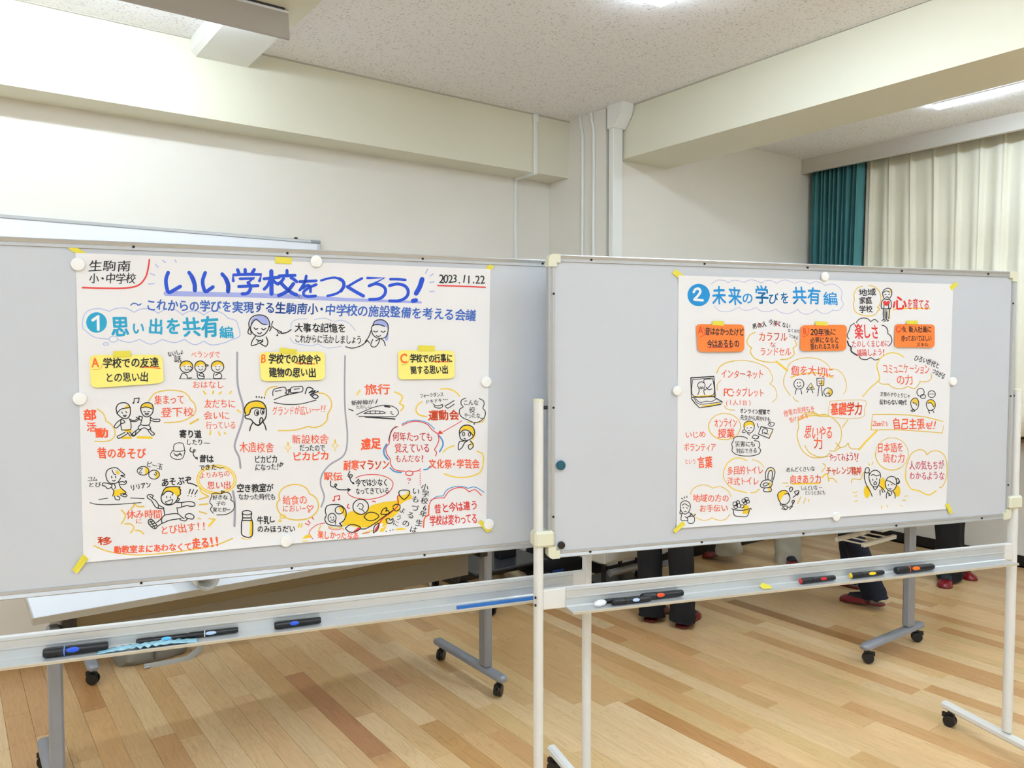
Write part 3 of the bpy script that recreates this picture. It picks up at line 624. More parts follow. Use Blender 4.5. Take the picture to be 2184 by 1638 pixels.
# ------------------------------------------------------------------ people (only their legs show under the boards)
SKIN = mat('skin', (214, 170, 140), 0.5); SOCK = mat('dark_sock', (40, 42, 50), 0.9); HAIR = mat('black_hair', (26, 22, 20), 0.5)
def slipper(parent, heel, hd, pitch, o):
    hd = Vector((hd[0], hd[1], 0)).normalized(); sd = Vector((hd.y, -hd.x, 0)); heel = Vector(heel)
    fd = (hd*math.cos(pitch)+Vector((0, 0, -math.sin(pitch)))).normalized(); ud = sd.cross(fd); ud = ud if ud.z > 0 else -ud
    hz = math.sin(pitch)*0.26
    B = heel+Vector((0, 0, hz))
    prof = [(0.0, 0.012), (0.012, 0.030), (0.05, 0.036), (0.10, 0.034), (0.15, 0.038), (0.20, 0.046), (0.235, 0.042), (0.258, 0.028), (0.268, 0.010)]
    def P(l, w, h): return B+fd*l+sd*w+ud*h
    out = [P(l, w, 0) for l, w in prof]+[P(l, -w, 0) for l, w in reversed(prof)]
    K = dict(origin=o, loc=(0, 0, 0))
    up_ = MB(); rings = []
    for l, w in prof[3:]:
        h = 0.012+0.046*(1-((l-0.09)/0.19)**2*0.75) if l < 0.25 else 0.026
        if l > 0.262: h = 0.018
        rings.append([P(l, w*math.cos(a), 0.010+(h-0.010)*math.sin(a)) for a in [math.pi*i/10 for i in range(11)]])
    up_.loft(rings, cap=True); u = fixn(up_.build('slipper_upper', SLIPR, parent, smooth=50, **K))
    fixn(MB().extrude(out, ud*0.004).build('slipper_sole', SOLE, u, **K))
    fixn(MB().extrude([p+ud*0.004 for p in out], ud*0.008).build('slipper_welt', SLIPR, u, **K))
    f = MB(); f.tube([P(0.03, 0, 0.035), P(0.06, 0, 0.05), P(0.12, 0, 0.042), P(0.2, 0, 0.03)], [0.026, 0.033, 0.034, 0.03], 12, squash=(0.8, 1.0))
    f.tube([P(0.045, 0, 0.03), P(0.045, 0, 0.09), P(0.05, 0, 0.14)], [0.03, 0.032, 0.036], 12); fixn(f.build('sock', SOCK, parent, smooth=60, **K))
    return P(0.05, 0, 0.05)
def person(heels, hds, pitches, knees, hips, lean, tro, shirt, label, hem=0.075, hair_long=False, hemz=0.03):
    """heels: heel points on the floor; knees, hips: offsets from the ankle; lean: chest offset"""
    pel = Vector((0, 0, 0))
    base = (Vector(heels[0])+Vector(heels[1]))/2
    t = empty('person', tuple(base), 0, label, 'person'); o = tuple(base); K = dict(origin=o, loc=(0, 0, 0))
    ank = [slipper(t, h, d, p, o) for h, d, p in zip(heels, hds, pitches)]
    kn = [a+Vector(k) for a, k in zip(ank, knees)]; hp = [Vector(h) for h in hips]
    fwd_ = (Vector((*hds[0], 0))+Vector((*hds[1], 0))).normalized(); side = Vector((fwd_.y, -fwd_.x, 0))
    pel = (hp[0]+hp[1])/2; rq = random.Random(len(label))
    tm = MB()
    for a, k, h in zip(ank, kn, hp):
        ctl = [a+Vector((0, 0, hemz-0.055)), a+(k-a)*0.12, a+(k-a)*0.35, a+(k-a)*0.7, k, k+(h-k)*0.4, k+(h-k)*0.8, h+Vector((0, 0, 0.04))]
        rad = [hem*1.03, hem, hem*0.95, hem*0.98, hem*1.02, hem*1.15, hem*1.28, hem*1.3]
        pts = []; rs = []
        for i in range(len(ctl)-1):
            for j in range(4):
                f = j/4; p0 = ctl[max(i-1, 0)]; p1 = ctl[i]; p2 = ctl[i+1]; p3 = ctl[min(i+2, len(ctl)-1)]
                pts.append(0.5*((2*p1)+(p2-p0)*f+(2*p0-5*p1+4*p2-p3)*f*f+(3*p1-p0-3*p2+p3)*f**3)); rs.append(rad[i]*(1-f)+rad[i+1]*f)
        pts.append(ctl[-1]); rs.append(rad[-1]); n = 26; rings = []
        ph = rq.uniform(0, 6)
        for i, (p, r) in enumerate(zip(pts, rs)):
            q = i/len(pts); bulge = max(0, 1-q*5)
            rg = []
            for j in range(n):
                w_ = 2*math.pi*j/n; rr_ = r*(1+0.05*math.sin(3*w_+ph+q*5)+0.06*bulge*math.sin(i*1.9+2*w_+ph)+0.025*math.sin(i*1.1+w_*2))
                kx = 1.0+0.10*math.cos(2*w_)
                rg.append(p+side*(math.cos(w_)*rr_*0.95)+fwd_*(math.sin(w_)*rr_*1.08)+Vector((0, 0, -0.012*math.sin(w_)*(1 if i == 0 else 0))))
            rings.append(rg)
        tm.loft(rings)
    top = pel+Vector((0, 0, 0.14)); n = 24; rings = []
    for z, a_, b_ in ((-0.09, 0.15, 0.10), (0.0, 0.178, 0.118), (0.08, 0.172, 0.115), (0.15, 0.160, 0.108)):
        rings.append([pel+Vector((0, 0, z))+side*(a_*math.cos(w_))+fwd_*(b_*math.sin(w_)) for w_ in [2*math.pi*j/n for j in range(n)]])
    tm.loft(rings); fixn(tm.build('trousers', tro, t, smooth=60, **K))
    # one continuous body under the clothes, grown from a skeleton
    V = []; Ed = []; Rd = []
    def nv(p, r, link=None):
        V.append(tuple(Vector(p)-Vector(o))); Rd.append(r); i = len(V)-1
        if link is not None: Ed.append((link, i))
        return i
    ln = Vector(lean)
    root = nv(pel+Vector((0, 0, 0.02)), (0.125, 0.09)); w1 = nv(pel+Vector((0, 0, 0.18))+ln*0.3, (0.12, 0.085), root); ch = nv(pel+Vector((0, 0, 0.38))+ln*0.7, (0.14, 0.095), w1)
    nk = nv(pel+Vector((0, 0, 0.53))+ln, (0.055, 0.055), ch); hd_ = nv(pel+Vector((0, 0, 0.62))+ln*1.05, (0.058, 0.06), nk)
    h2 = nv(pel+Vector((0, 0, 0.69))+ln*1.1+fwd_*0.012, (0.078, 0.092), hd_); h3 = nv(pel+Vector((0, 0, 0.76))+ln*1.1, (0.06, 0.075), h2)
    for k in (0, 1):
        a = nv(hp[k], (0.085, 0.085), root); b = nv(kn[k], (0.052, 0.052), a); c = nv(ank[k]+Vector((0, 0, 0.03)), (0.034, 0.034), b)
        s = 1 if (hp[k]-pel).dot(side) > 0 else -1
        sh_ = nv(pel+Vector((0, 0, 0.47))+ln*0.9+side*0.165*s, (0.052, 0.052), ch); el = nv(pel+Vector((0, 0, 0.20))+side*0.215*s+ln*0.4-fwd_*0.02, (0.04, 0.04), sh_)
        wr = nv(pel+Vector((0, 0, -0.03))+side*0.22*s+fwd_*0.06, (0.026, 0.024), el); pa = nv(pel+Vector((0, 0, -0.09))+side*0.215*s+fwd_*0.075, (0.030, 0.018), wr)
        for fi in range(4):
            off = fwd_*(0.024*(1-fi/1.5)); ln_ = (0.066, 0.074, 0.068, 0.054)[fi]
            f1 = nv(Vector(V[pa])+Vector(o)+off+Vector((0, 0, -0.035)), (0.009, 0.009), pa); nv(Vector(V[f1])+Vector(o)+Vector((0, 0, -ln_))-side*0.016*s, (0.0075, 0.0075), f1)
        th = nv(Vector(V[wr])+Vector(o)+fwd_*0.038+Vector((0, 0, -0.03)), (0.010, 0.010), pa); nv(Vector(V[th])+Vector(o)+fwd_*0.012+Vector((0, 0, -0.035)), (0.008, 0.008), th)
    me = bpy.data.meshes.new('body'); me.from_pydata(V, Ed, []); me.materials.append(SKIN)
    ob = bpy.data.objects.new('body', me); COL.objects.link(ob); ob.parent = t
    md = ob.modifiers.new('skin', 'SKIN'); md.use_smooth_shade = True
    for i, r in enumerate(Rd): me.skin_vertices[0].data[i].radius = r
    me.skin_vertices[0].data[0].use_root = True
    sb = ob.modifiers.new('sub', 'SUBSURF'); sb.levels = 1; sb.render_levels = 1
    # shirt
    sm = MB(); rings = []
    for z, a_, b_ in ((-0.04, 0.185, 0.128), (0.1, 0.175, 0.12), (0.25, 0.185, 0.125), (0.38, 0.195, 0.128), (0.46, 0.185, 0.11), (0.50, 0.10, 0.075), (0.53, 0.066, 0.066)):
        q = pel+Vector((0, 0, z))+ln*max(0, z/0.53)
        rings.append([q+side*(a_*math.cos(w_))+fwd_*(b_*math.sin(w_)) for w_ in [2*math.pi*j/n for j in range(n)]])
    sm.loft(rings, cap=False)
    for s in (-1, 1):
        sm.tube([pel+Vector((0, 0, 0.455))+ln*0.9+side*0.14*s, pel+Vector((0, 0, 0.44))+ln*0.9+side*0.18*s, pel+Vector((0, 0, 0.20))+side*0.215*s+ln*0.4-fwd_*0.02, pel+Vector((0, 0, -0.0))+side*0.22*s+fwd_*0.05], [0.06, 0.064, 0.052, 0.040], 14)
    so = sm.build('shirt', shirt, t, smooth=60, **K)
    # face and hair
    hc = pel+Vector((0, 0, 0.69))+ln*1.1
    hm = MB(); rings = []
    for z, k in ((-0.02, 1.0), (0.02, 1.05), (0.06, 1.02), (0.10, 0.8), (0.125, 0.4), (0.13, 0.05)):
        rings.append([hc+Vector((0, 0, z+(0.035 if math.sin(w_) > 0.3 and z < 0.03 else 0)))+side*(0.082*k*math.cos(w_))+fwd_*(0.094*k*math.sin(w_)-0.008) for w_ in [2*math.pi*j/20 for j in range(20)]])
    if hair_long: rings.insert(0, [hc+Vector((0, 0, -0.12))+side*(0.086*math.cos(w_))+fwd_*(-0.045+0.05*math.sin(w_)) for w_ in [2*math.pi*j/20 for j in range(20)]])
    hm.loft(rings); hm.build('hair', HAIR, t, smooth=60, **K)
    for s in (-1, 1):
        e = MB(); e.ball(hc+side*0.031*s+fwd_*0.088+Vector((0, 0, 0.0)), 0.011, 0.011, 0.008, 10, 6); e.build('eye', mat('eye_dark', (30, 22, 20), 0.3), t, smooth=60, **K)
        e = MB(); e.ball(hc+side*0.083*s+Vector((0, 0, -0.01)), 0.012, 0.018, 0.03, 10, 6); e.build('ear', SKIN, t, smooth=60, **K)
    e = MB(); e.ball(hc+fwd_*0.1+Vector((0, 0, -0.03)), 0.013, 0.015, 0.022, 10, 6); e.build('nose', SKIN, t, smooth=60, **K)
    e = MB(); e.ball(hc+fwd_*0.088+Vector((0, 0, -0.062)), 0.024, 0.012, 0.006, 12, 6); e.build('mouth', mat('lips', (176, 96, 88), 0.5), t, smooth=60, **K)
    return t
def cloth(n, c): return mat(n, c, 0.9, noise=0.05, nscale=30, bump=0.2, bscale=600)
SHW = cloth('white_shirt_cloth', (220, 220, 216)); SHN = cloth('navy_shirt_cloth', (40, 48, 70)); SHG = cloth('grey_shirt_cloth', (120, 122, 126))
person([(3.145, 3.03, 0), (3.215, 2.86, 0)], [(0.93, 0.37), (0.93, 0.36)], [0.0, 0.0], [(-0.02, -0.005, 0.42), (-0.02, 0.01, 0.42)], [(3.16, 3.03, 0.86), (3.20, 2.87, 0.86)], (0, 0, 0),
       cloth('black_trouser_cloth', (24, 25, 30)), SHW, 'person in black trousers and red slippers standing behind the right board\'s left part', hem=0.072)
h3 = on_z(1886, 1302, 0); h3b = on_z(1850, 1262, 0)
person([tuple(h3), tuple(h3b+Vector((0.02, 0.05, 0)))], [(-0.06, 1), (-0.05, 1)], [0.10, 0.0], [(-0.01, 0.17, 0.38), (-0.02, 0.05, 0.42)], [(h3.x+0.0, h3.y+0.26, 0.84), (h3.x+0.16, h3.y+0.28, 0.84)], (0, 0.03, 0),
       cloth('navy_trouser_cloth', (20, 24, 42)), SHG, 'person in navy trousers and red slippers stepping away beside the table leg', hem=0.068, hemz=0.045)
t1 = on_z(2012, 1256, 0); t2 = on_z(2080, 1240, 0)
d1 = Vector((-0.95, -0.30, 0)).normalized(); d2 = Vector((-0.45, -0.9, 0)).normalized()
ha, hb = t1-d1*0.268, t2-d2*0.268
person([tuple(ha), tuple(hb)], [tuple(d1[:2]), tuple(d2[:2])], [0.0, 0.0], [(-0.01, 0.01, 0.42), (-0.01, 0.0, 0.42)], [(ha.x-0.03, ha.y+0.02, 0.86), (hb.x-0.03, hb.y-0.04, 0.86)], (0, 0, 0),
       cloth('charcoal_trouser_cloth', (18, 18, 20)), SHN, 'person in black trousers facing the viewer in red slippers by the window wall', hem=0.082)
q1 = on_z(1676, 1194, 0); q2 = on_z(1545, 1197, 0)+Vector((0.05, -0.08, 0))
person([tuple(q1), tuple(q2)], [(-0.5, -0.6), (-0.3, 0.75)], [0.0, 0.3], [(-0.02, 0.0, 0.42), (0.0, 0.06, 0.40)], [(q1.x-0.08, q1.y-0.02, 0.84), (q2.x+0.10, q2.y-0.18, 0.84)], (0, 0, 0),
       cloth('beige_trouser_cloth', (190, 186, 168)), SHN, 'person in pale beige trousers walking far behind the right board', hem=0.088, hair_long=True, hemz=0.012)
# ------------------------------------------------------------------ posters and everything drawn on them
INK = {}
def ink(n, c, r=0.55): INK[n] = mat(n+'_ink', c, r, noise=0.05, nscale=40); return INK[n]
ink('k', (28, 28, 34)); ink('r', (240, 92, 50)); ink('R', (222, 54, 50)); ink('c', (200, 56, 84)); ink('y', (238, 200, 36)); ink('Y', (228, 192, 78)); ink('b', (16, 74, 204)); ink('B', (48, 98, 186))
ink('t', (24, 160, 200)); ink('T', (0, 140, 208)); ink('l', (186, 188, 222)); ink('L', (160, 170, 226)); ink('g', (160, 160, 174)); ink('w', (236, 236, 238)); ink('o', (240, 110, 30)); ink('s', (70, 150, 206)); ink('h', (176, 190, 226)); ink('G', (150, 150, 148))
LAY = {'y': 0.00030, 'Y': 0.00034, 'l': 0.00026, 'L': 0.00022, 'h': 0.00024, 'g': 0.00036, 'G': 0.0003, 's': 0.0004, 't': 0.0004, 'T': 0.0004, 'w': 0.00062, 'b': 0.0005, 'B': 0.0005, 'r': 0.00052, 'R': 0.0005, 'c': 0.0005, 'o': 0.00048, 'k': 0.0006}
SHEETS = {}
def sheet_h(key, x, y):
    # gentle sag and creases of a sheet, as height off the board; x, y are photo points
    S = SHEETS[key]; u, v = S['uv'](x, y); e = 0.0
    if S['kind'] == 'poster':
        e = 0.0012+0.0011*math.sin(7.3*u+2.1*v+S['ph'])*math.sin(5.1*v+1.7*u)+0.0007*math.sin(17*u-6*v+S['ph'])*math.sin(9*v+3)
        e += 0.0050*max(0, (v-0.955)/0.045)**2 + 0.003*math.exp(-(v/0.03)**2)*(0.5+0.5*math.sin(9*u+1))
        e = max(e, 0.0004)
    else:
        e = S['base']+0.0055*max(0, v-0.35)**2*(1+0.5*math.sin(4*u+S['ph'])) + 0.0022*u*v
    return e
def quad_uv(q):
    (x0, y0), (x1, y1), (x2, y2), (x3, y3) = q   # tl tr br bl
    def uv(x, y):
        u = v = 0.5
        for _ in range(5):
            fx = (1-u)*(1-v)*x0+u*(1-v)*x1+u*v*x2+(1-u)*v*x3-x; fy = (1-u)*(1-v)*y0+u*(1-v)*y1+u*v*y2+(1-u)*v*y3-y
            a = (1-v)*(x1-x0)+v*(x2-x3); b = (1-u)*(x3-x0)+u*(x2-x1); c = (1-v)*(y1-y0)+v*(y2-y3); d = (1-u)*(y3-y0)+u*(y2-y1)
            D = a*d-b*c; u -= (fx*d-fy*b)/D; v -= (fy*a-fx*c)/D
        return u, v
    return uv
CUR = {'sheet': None, 'part': None, 'fr': (0, 0, 1)}
PARTS = {}
SPLIT = {'red_lettering', 'black_lettering', 'yellow_outlines', 'divider_lines', 'ray_marks', 'heading_cloud', 'speech_lettering'}
def surf(key, x, y, extra): return on_board(SHEETS[key]['b'], x, y, sheet_h(key, x, y)+extra)
def make_sheet(key, b, q, kind, m, name, label, cat, group=None, nu=40, nv=30, base=0.0, ph=0.0, rad=0.0):
    SHEETS[key] = dict(b=b, uv=quad_uv(q), kind=kind, base=base, ph=ph)
    (x0, y0), (x1, y1), (x2, y2), (x3, y3) = q; vs = []; fs = []
    for j in range(nv+1):
        for i in range(nu+1):
            u, v = i/nu, j/nv
            if rad:
                # rounded corners: pull the border in
                du, dv = min(u, 1-u), min(v, 1-v); ru, rv = rad, rad*1.6
                if du < ru and dv < rv:
                    k = math.hypot((ru-du)/ru, (rv-dv)/rv)
                    if k > 1: cu, cv = (ru-du)/k, (rv-dv)/k; u = ru-cu if u < .5 else 1-(ru-cu); v = rv-cv if v < .5 else 1-(rv-cv)
            x = (1-u)*(1-v)*x0+u*(1-v)*x1+u*v*x2+(1-u)*v*x3; y = (1-u)*(1-v)*y0+u*(1-v)*y1+u*v*y2+(1-u)*v*y3
            vs.append(surf(key, x, y, 0))
    for j in range(nv):
        for i in range(nu): a = j*(nu+1)+i; fs.append((a, a+nu+1, a+nu+2, a+1))
    c = vs[len(vs)//2]; o = MB().add(vs, fs).build(name, m, origin=tuple(c), smooth=60); tag(o, label, cat, group)
    SHEETS[key]['obj'] = o; return o
def P(part): CUR['part'] = part
def FRM(ox, oy, sc): CUR['fr'] = (ox, oy, sc)
def px(p): ox, oy, s = CUR['fr']; return (ox+p[0]*s, oy+p[1]*s)
def bucket(col):
    k = (CUR['sheet'], CUR['part'], CUR.get('n', 0) if CUR['part'] in SPLIT else 0); return PARTS.setdefault(k, {}).setdefault(col, MB())
def smoothed(pts, closed=False, n=5):
    if len(pts) < 3: return pts
    out = []; N = len(pts)
    for i in range(N if closed else N-1):
        p0 = pts[(i-1) % N] if closed or i > 0 else pts[0]; p1 = pts[i % N]; p2 = pts[(i+1) % N]; p3 = pts[(i+2) % N] if closed or i+2 < N else pts[-1]
        for j in range(n):
            f = j/n; out.append(tuple(0.5*(2*p1[k]+(p2[k]-p0[k])*f+(2*p0[k]-5*p1[k]+4*p2[k]-p3[k])*f*f+(3*p1[k]-p0[k]-3*p2[k]+p3[k])*f**3) for k in (0, 1)))
    out.append(pts[0] if closed else pts[-1]); return out
def lay(v2, fs, col, extra=0.0, bold=0.0):
    key = CUR['sheet']; e = LAY[col]+extra; vs = [surf(key, x, y, e) for x, y in v2]; bk = bucket(col)
    if bold <= 0.03: bk.add(vs, fs); return
    # a thicker pen: the same outline laid down again, shifted by a fraction of the pen's width
    B_ = FR[SHEETS[key]['b']]; s = bold*0.00145
    for dx, dz in ((-1, 0.35), (1, -0.35)) if bold < 0.25 else ((-1, 0.5), (1, -0.5), (0.5, 1), (-0.5, -1)):
        o_ = B_[1]*(s*dx)+Vector((0, 0, s*dz)); bk.add([v+o_ for v in vs], fs)
def S(col, w, pts, sm=True, closed=False, taper=0.0, raw=False):
    CUR['n'] = CUR.get('n', 0)+1
    s = CUR['fr'][2]; pts = [px(p) for p in pts]; w = w*s/2*(1.32 if col == 'b' else 1.08)
    if sm: pts = smoothed(pts, closed)
    elif closed: pts = pts+[pts[0]]
    L = []; R_ = []; n = len(pts)
    # drop doubles
    q = [pts[0]]
    for p in pts[1:]:
        if math.hypot(p[0]-q[-1][0], p[1]-q[-1][1]) > 0.15: q.append(p)
    pts = q; n = len(pts)
    if n < 2: pts = [pts[0], (pts[0][0]+0.5, pts[0][1])]; n = 2
    for i, p in enumerate(pts):
        a = pts[max(i-1, 0)]; b = pts[min(i+1, n-1)]; dx, dy = b[0]-a[0], b[1]-a[1]; l = math.hypot(dx, dy) or 1; nx, ny = -dy/l, dx/l
        k = w*(1-taper*i/(n-1)); L.append((p[0]+nx*k, p[1]+ny*k)); R_.append((p[0]-nx*k, p[1]-ny*k))
    vs = L+R_; fs = [(i, i+1, n+i+1, n+i) for i in range(n-1)]
    for (i, sg) in ((0, -1), (n-1, 1)):
        p = pts[i]; o = pts[1] if i == 0 else pts[n-2]; dx, dy = p[0]-o[0], p[1]-o[1]; l = math.hypot(dx, dy) or 1; dx /= l; dy /= l
        k = w*(1-taper*i/(n-1)); b0 = len(vs); vs.append(p)
        arc = [(p[0]+(-dy*math.cos(t)+dx*math.sin(t))*k, p[1]+(dx*math.cos(t)+dy*math.sin(t))*k) for t in [math.pi*j/4 for j in range(5)]]
        vs += arc; fs += [(b0, b0+1+j, b0+2+j) for j in range(4)]
    lay(vs, fs, col)
def M(col, w, *lines):
    for l in lines: S(col, w, l)
def fill(col, pts, sm=True):
    pts = [px(p) for p in pts]
    if sm: pts = smoothed(pts, True, 4)[:-1]
    tr = tessellate_polygon([[Vector((x, y, 0)) for x, y in pts]]); lay(pts, [tuple(t) for t in tr], col, -0.00008)
def ell(cx, cy, rx, ry, n=22, a0=0, a1=360, rot=0):
    out = []
    for i in range(n+1 if a1-a0 < 360 else n):
        a = math.radians(a0+(a1-a0)*i/n); x, y = rx*math.cos(a), ry*math.sin(a); c, s = math.cos(rot), math.sin(rot); out.append((cx+x*c-y*s, cy+x*s+y*c))
    return out
def E(col, w, cx, cy, rx, ry, a0=0, a1=360): S(col, w, ell(cx, cy, rx, ry, 18, a0, a1), True, a1-a0 >= 360)
def disc(col, cx, cy, rx, ry): fill(col, ell(cx, cy, rx, ry), False)
GC = {}
def glyph(ch, bold):
    k = ch
    if k in GC: return GC[k]
    c = bpy.data.curves.new('g', 'FONT'); c.body = ch; c.resolution_u = 3; c.offset = 0.0; c.fill_mode = 'BOTH'
    o = bpy.data.objects.new('g', c); COL.objects.link(o); bpy.context.view_layer.update()
    me = bpy.data.meshes.new_from_object(o.evaluated_get(bpy.context.evaluated_depsgraph_get()))
    r = ([(v.co.x, v.co.y) for v in me.vertices], [tuple(p.vertices) for p in me.polygons])
    bpy.data.objects.remove(o); bpy.data.curves.remove(c); bpy.data.meshes.remove(me); GC[k] = r; return r
SMALL = set('ゃゅょっャュョッィェォァゥ'); NARROW = set('0123456789.!()1・、')
rg_ = random.Random(11)
def place(ch, cx, cy, w, h, ang, col, bold):
    vs, fs = glyph(ch, bold)
    if not vs: return
    asc = ord(ch) < 128
    gx = (min(v[0] for v in vs)+max(v[0] for v in vs))/2 if asc else 0.5; gy = 0.35 if asc else 0.385
    wobble = [rg_.uniform(-1, 1) for _ in range(4)]; ca, sa = math.cos(ang+0.05*wobble[0]), math.sin(ang+0.05*wobble[0]); sh = 0.06*wobble[1]
    out = []
    for x, y in vs:
        x = (x-gx)*w; y = -(y-gy)*h*1.05
        x += -sh*y+0.03*w*math.sin(3.1*y/h+wobble[2]*3); y += 0.03*h*math.sin(3.3*x/max(w, .1)+wobble[3]*3)
        out.append((cx+x*ca-y*sa, cy+x*sa+y*ca))
    lay(out, fs, col, bold=bold*h*0.85)
def T(col, text, x0, y0, x1, y1, h, bold=0.014, bend=0.0):
    CUR['n'] = CUR.get('n', 0)+1
    a, b = px((x0, y0)), px((x1, y1)); hh = h*CUR['fr'][2]
    if col == 'k': bold += 0.006
    adv = [(0.62 if ch in NARROW or ch.isascii() else 0.85 if ch in SMALL else 1.0) for ch in text]; tot = sum(adv); L = math.hypot(b[0]-a[0], b[1]-a[1]); ang = math.atan2(b[1]-a[1], b[0]-a[0])
    em = L/tot; c = 0
    for ch, ad in zip(text, adv):
        f = (c+ad/2)/tot; c += ad
        if ch == ' ': continue
        k = bend*CUR['fr'][2]*math.sin(math.pi*f)
        x = a[0]+(b[0]-a[0])*f-math.sin(ang)*(-k); y = a[1]+(b[1]-a[1])*f+k+rg_.uniform(-.02, .02)*hh
        s_ = rg_.uniform(.95, 1.04)
        asc = ord(ch) < 128
        place(ch, x, y, (em*1.02 if not asc else hh*1.15)*s_, hh*1.08*s_*(1.15 if asc else 1), ang, col, bold)
def Gc(col, ch, x, y, w, h, bold=0.014, ang=0.0):
    CUR['n'] = CUR.get('n', 0)+1
    p = px((x, y)); s = CUR['fr'][2]; place(ch, p[0], p[1], w*s*1.05, h*s*1.08, ang, col, bold)
Q1 = [(161, 539), (1046, 574), (1037, 1122), (178, 1200)]
Q2 = [(1447, 587), (2033, 606), (2018, 1086), (1443, 1127)]
make_sheet('p1', 1, Q1, 'poster', PAPER, 'poster', 'large white hand-drawn poster with blue title on the left board', 'poster', nu=70, nv=48, ph=0.4)
make_sheet('p2', 2, Q2, 'poster', PAPER, 'poster', 'smaller white hand-drawn poster with three orange notes on the right board', 'poster', nu=60, nv=44, ph=2.2)
NY = mat('yellow_note_paper', (246, 232, 124), 0.7, noise=0.015); NO = mat('orange_note_paper', (244, 128, 52), 0.7, noise=0.015)
def note(key, b, q, m, label, group, host, ph): make_sheet(key, b, q, 'note', m, 'sticky_note', label, 'sticky note', group, 16, 12, 0.0042, ph, 0.09)
note('n1', 1, [(190.5, 757), (346, 756.5), (349.4, 817), (193.8, 828)], NY, 'yellow note lettered A at the left of the left poster', 'yellow notes', 'p1', 0.5)
note('n2', 1, [(553, 751), (692.7, 749.5), (693, 810.5), (556.6, 813)], NY, 'yellow note lettered B in the middle of the left poster', 'yellow notes', 'p1', 1.5)
note('n3', 1, [(848.4, 746.7), (969.7, 747.8), (969.7, 807.3), (849.6, 809.6)], NY, 'yellow note lettered C at the right of the left poster', 'yellow notes', 'p1', 2.5)
note('n4', 2, [(1484, 691), (1587.6, 692), (1587.6, 750), (1488.7, 750.5)], NO, 'orange note lettered A at the left of the right poster', 'orange notes', 'p2', 0.1)
note('n5', 2, [(1707.6, 693.5), (1806.6, 692.8), (1804.7, 747.8), (1706.7, 748.2)], NO, 'orange note lettered B in the middle of the right poster', 'orange notes', 'p2', 1.1)
note('n6', 2, [(1908.5, 691), (1993.7, 691.9), (1993.7, 741.4), (1907.6, 740.5)], NO, 'orange note lettered C at the right of the right poster', 'orange notes', 'p2', 2.1)
TAPE = mat('yellow_masking_tape', (226, 212, 66), 0.5, noise=0.03, nscale=50)
def tape(b, q, label, lift=0.0022):
    vs = []
    for (x, y) in q: vs.append(on_board(b, x, y, lift))
    n = 6; g = []; fs = []
    for j in range(2):
        for i in range(n+1):
            f = i/n; a = vs[0].lerp(vs[1], f) if j == 0 else vs[3].lerp(vs[2], f); g.append(a-FR[b][2]*(0.0004*math.sin(f*7+j)))
    fs = [(i, i+1, n+2+i, n+1+i) for i in range(n)]
    o = MB().add(g, fs).build('masking_tape', TAPE, origin=tuple(g[0])); md = o.modifiers.new('s', 'SOLIDIFY'); md.thickness = 0.0003
    tag(o, label, 'tape', 'strips of yellow tape')
tape(1, [(157, 523.4), (188, 541.7), (175.5, 551), (144.6, 529)], 'yellow tape strip at the left poster\'s upper left corner')
tape(1, [(587.5, 547.5), (623, 549.8), (621.9, 563.5), (586.4, 561.2)], 'yellow tape strip at the middle of the left poster\'s top edge')
tape(1, [(1045, 563.5), (1054.4, 569), (1036, 586.4), (1027, 579.5)], 'yellow tape strip at the left poster\'s upper right corner')
tape(1, [(177.5, 1181.6), (188.5, 1191.7), (164.7, 1223.7), (153.7, 1215.5)], 'yellow tape strip at the left poster\'s lower left corner', 0.0068)
tape(1, [(1027, 1109), (1051, 1130), (1039, 1136), (1019, 1114)], 'yellow tape strip under the magnet at the left poster\'s lower right corner', 0.0062)
tape(2, [(1441, 573.7), (1458.5, 587.5), (1451, 597.6), (1433.7, 582.9)], 'yellow tape strip at the right poster\'s upper left corner')
tape(2, [(2039.5, 600.3), (2043, 608.5), (2029.5, 619.5), (2024.9, 611.3)], 'yellow tape strip at the right poster\'s upper right corner')
tape(2, [(1455.7, 1111), (1462, 1118.5), (1440, 1137.7), (1435.6, 1130.4)], 'yellow tape strip at the right poster\'s lower left corner', 0.0068)
tape(2, [(2023, 1072.5), (2032.3, 1093.6), (2026, 1096.3), (2015.9, 1076.2)], 'yellow tape strip at the right poster\'s lower right corner', 0.0062)
for b, q, lab in ((1, [(242, 749), (278.5, 747.8), (278.5, 761.5), (240.7, 762)], 'yellow tape strip holding the yellow note A'),
                  (1, [(597, 741), (633, 745.5), (633, 756.5), (597, 753)], 'yellow tape strip holding the yellow note B'), (1, [(892, 736.4), (927.4, 737.5), (927.4, 749), (891.9, 749)], 'yellow tape strip holding the yellow note C'),
                  (2, [(1519.8, 684.6), (1543.7, 684.6), (1543.7, 694.6), (1519, 693.5)], 'yellow tape strip holding the orange note A'), (2, [(1738.8, 685.5), (1764.4, 686.4), (1764.4, 694.6), (1738.8, 693.7)], 'yellow tape strip holding the orange note B'),
                  (2, [(1933, 683.7), (1957, 683.7), (1957, 691.5), (1933, 691)], 'yellow tape strip holding the orange note C')): tape(b, q, lab, 0.0052)
tp = bl_loc(2, 0.0, 0, 0); s_ = (on_board(2, 1618, 1252)-P2).dot(D2)
g = [bl_loc(2, s_-0.018, -0.045, 0.760), bl_loc(2, s_+0.016, -0.048, 0.759), bl_loc(2, s_+0.018, -0.030, 0.764), bl_loc(2, s_-0.004, -0.020, 0.772), bl_loc(2, s_-0.02, -0.03, 0.766)]
o = MB().add(g, [(0, 1, 2, 3, 4)]).build('masking_tape', TAPE, origin=tuple(g[0])); md = o.modifiers.new('s', 'SOLIDIFY'); md.thickness = 0.0004
tag(o, 'crumpled scrap of yellow tape lying on the right tray', 'tape', 'strips of yellow tape')
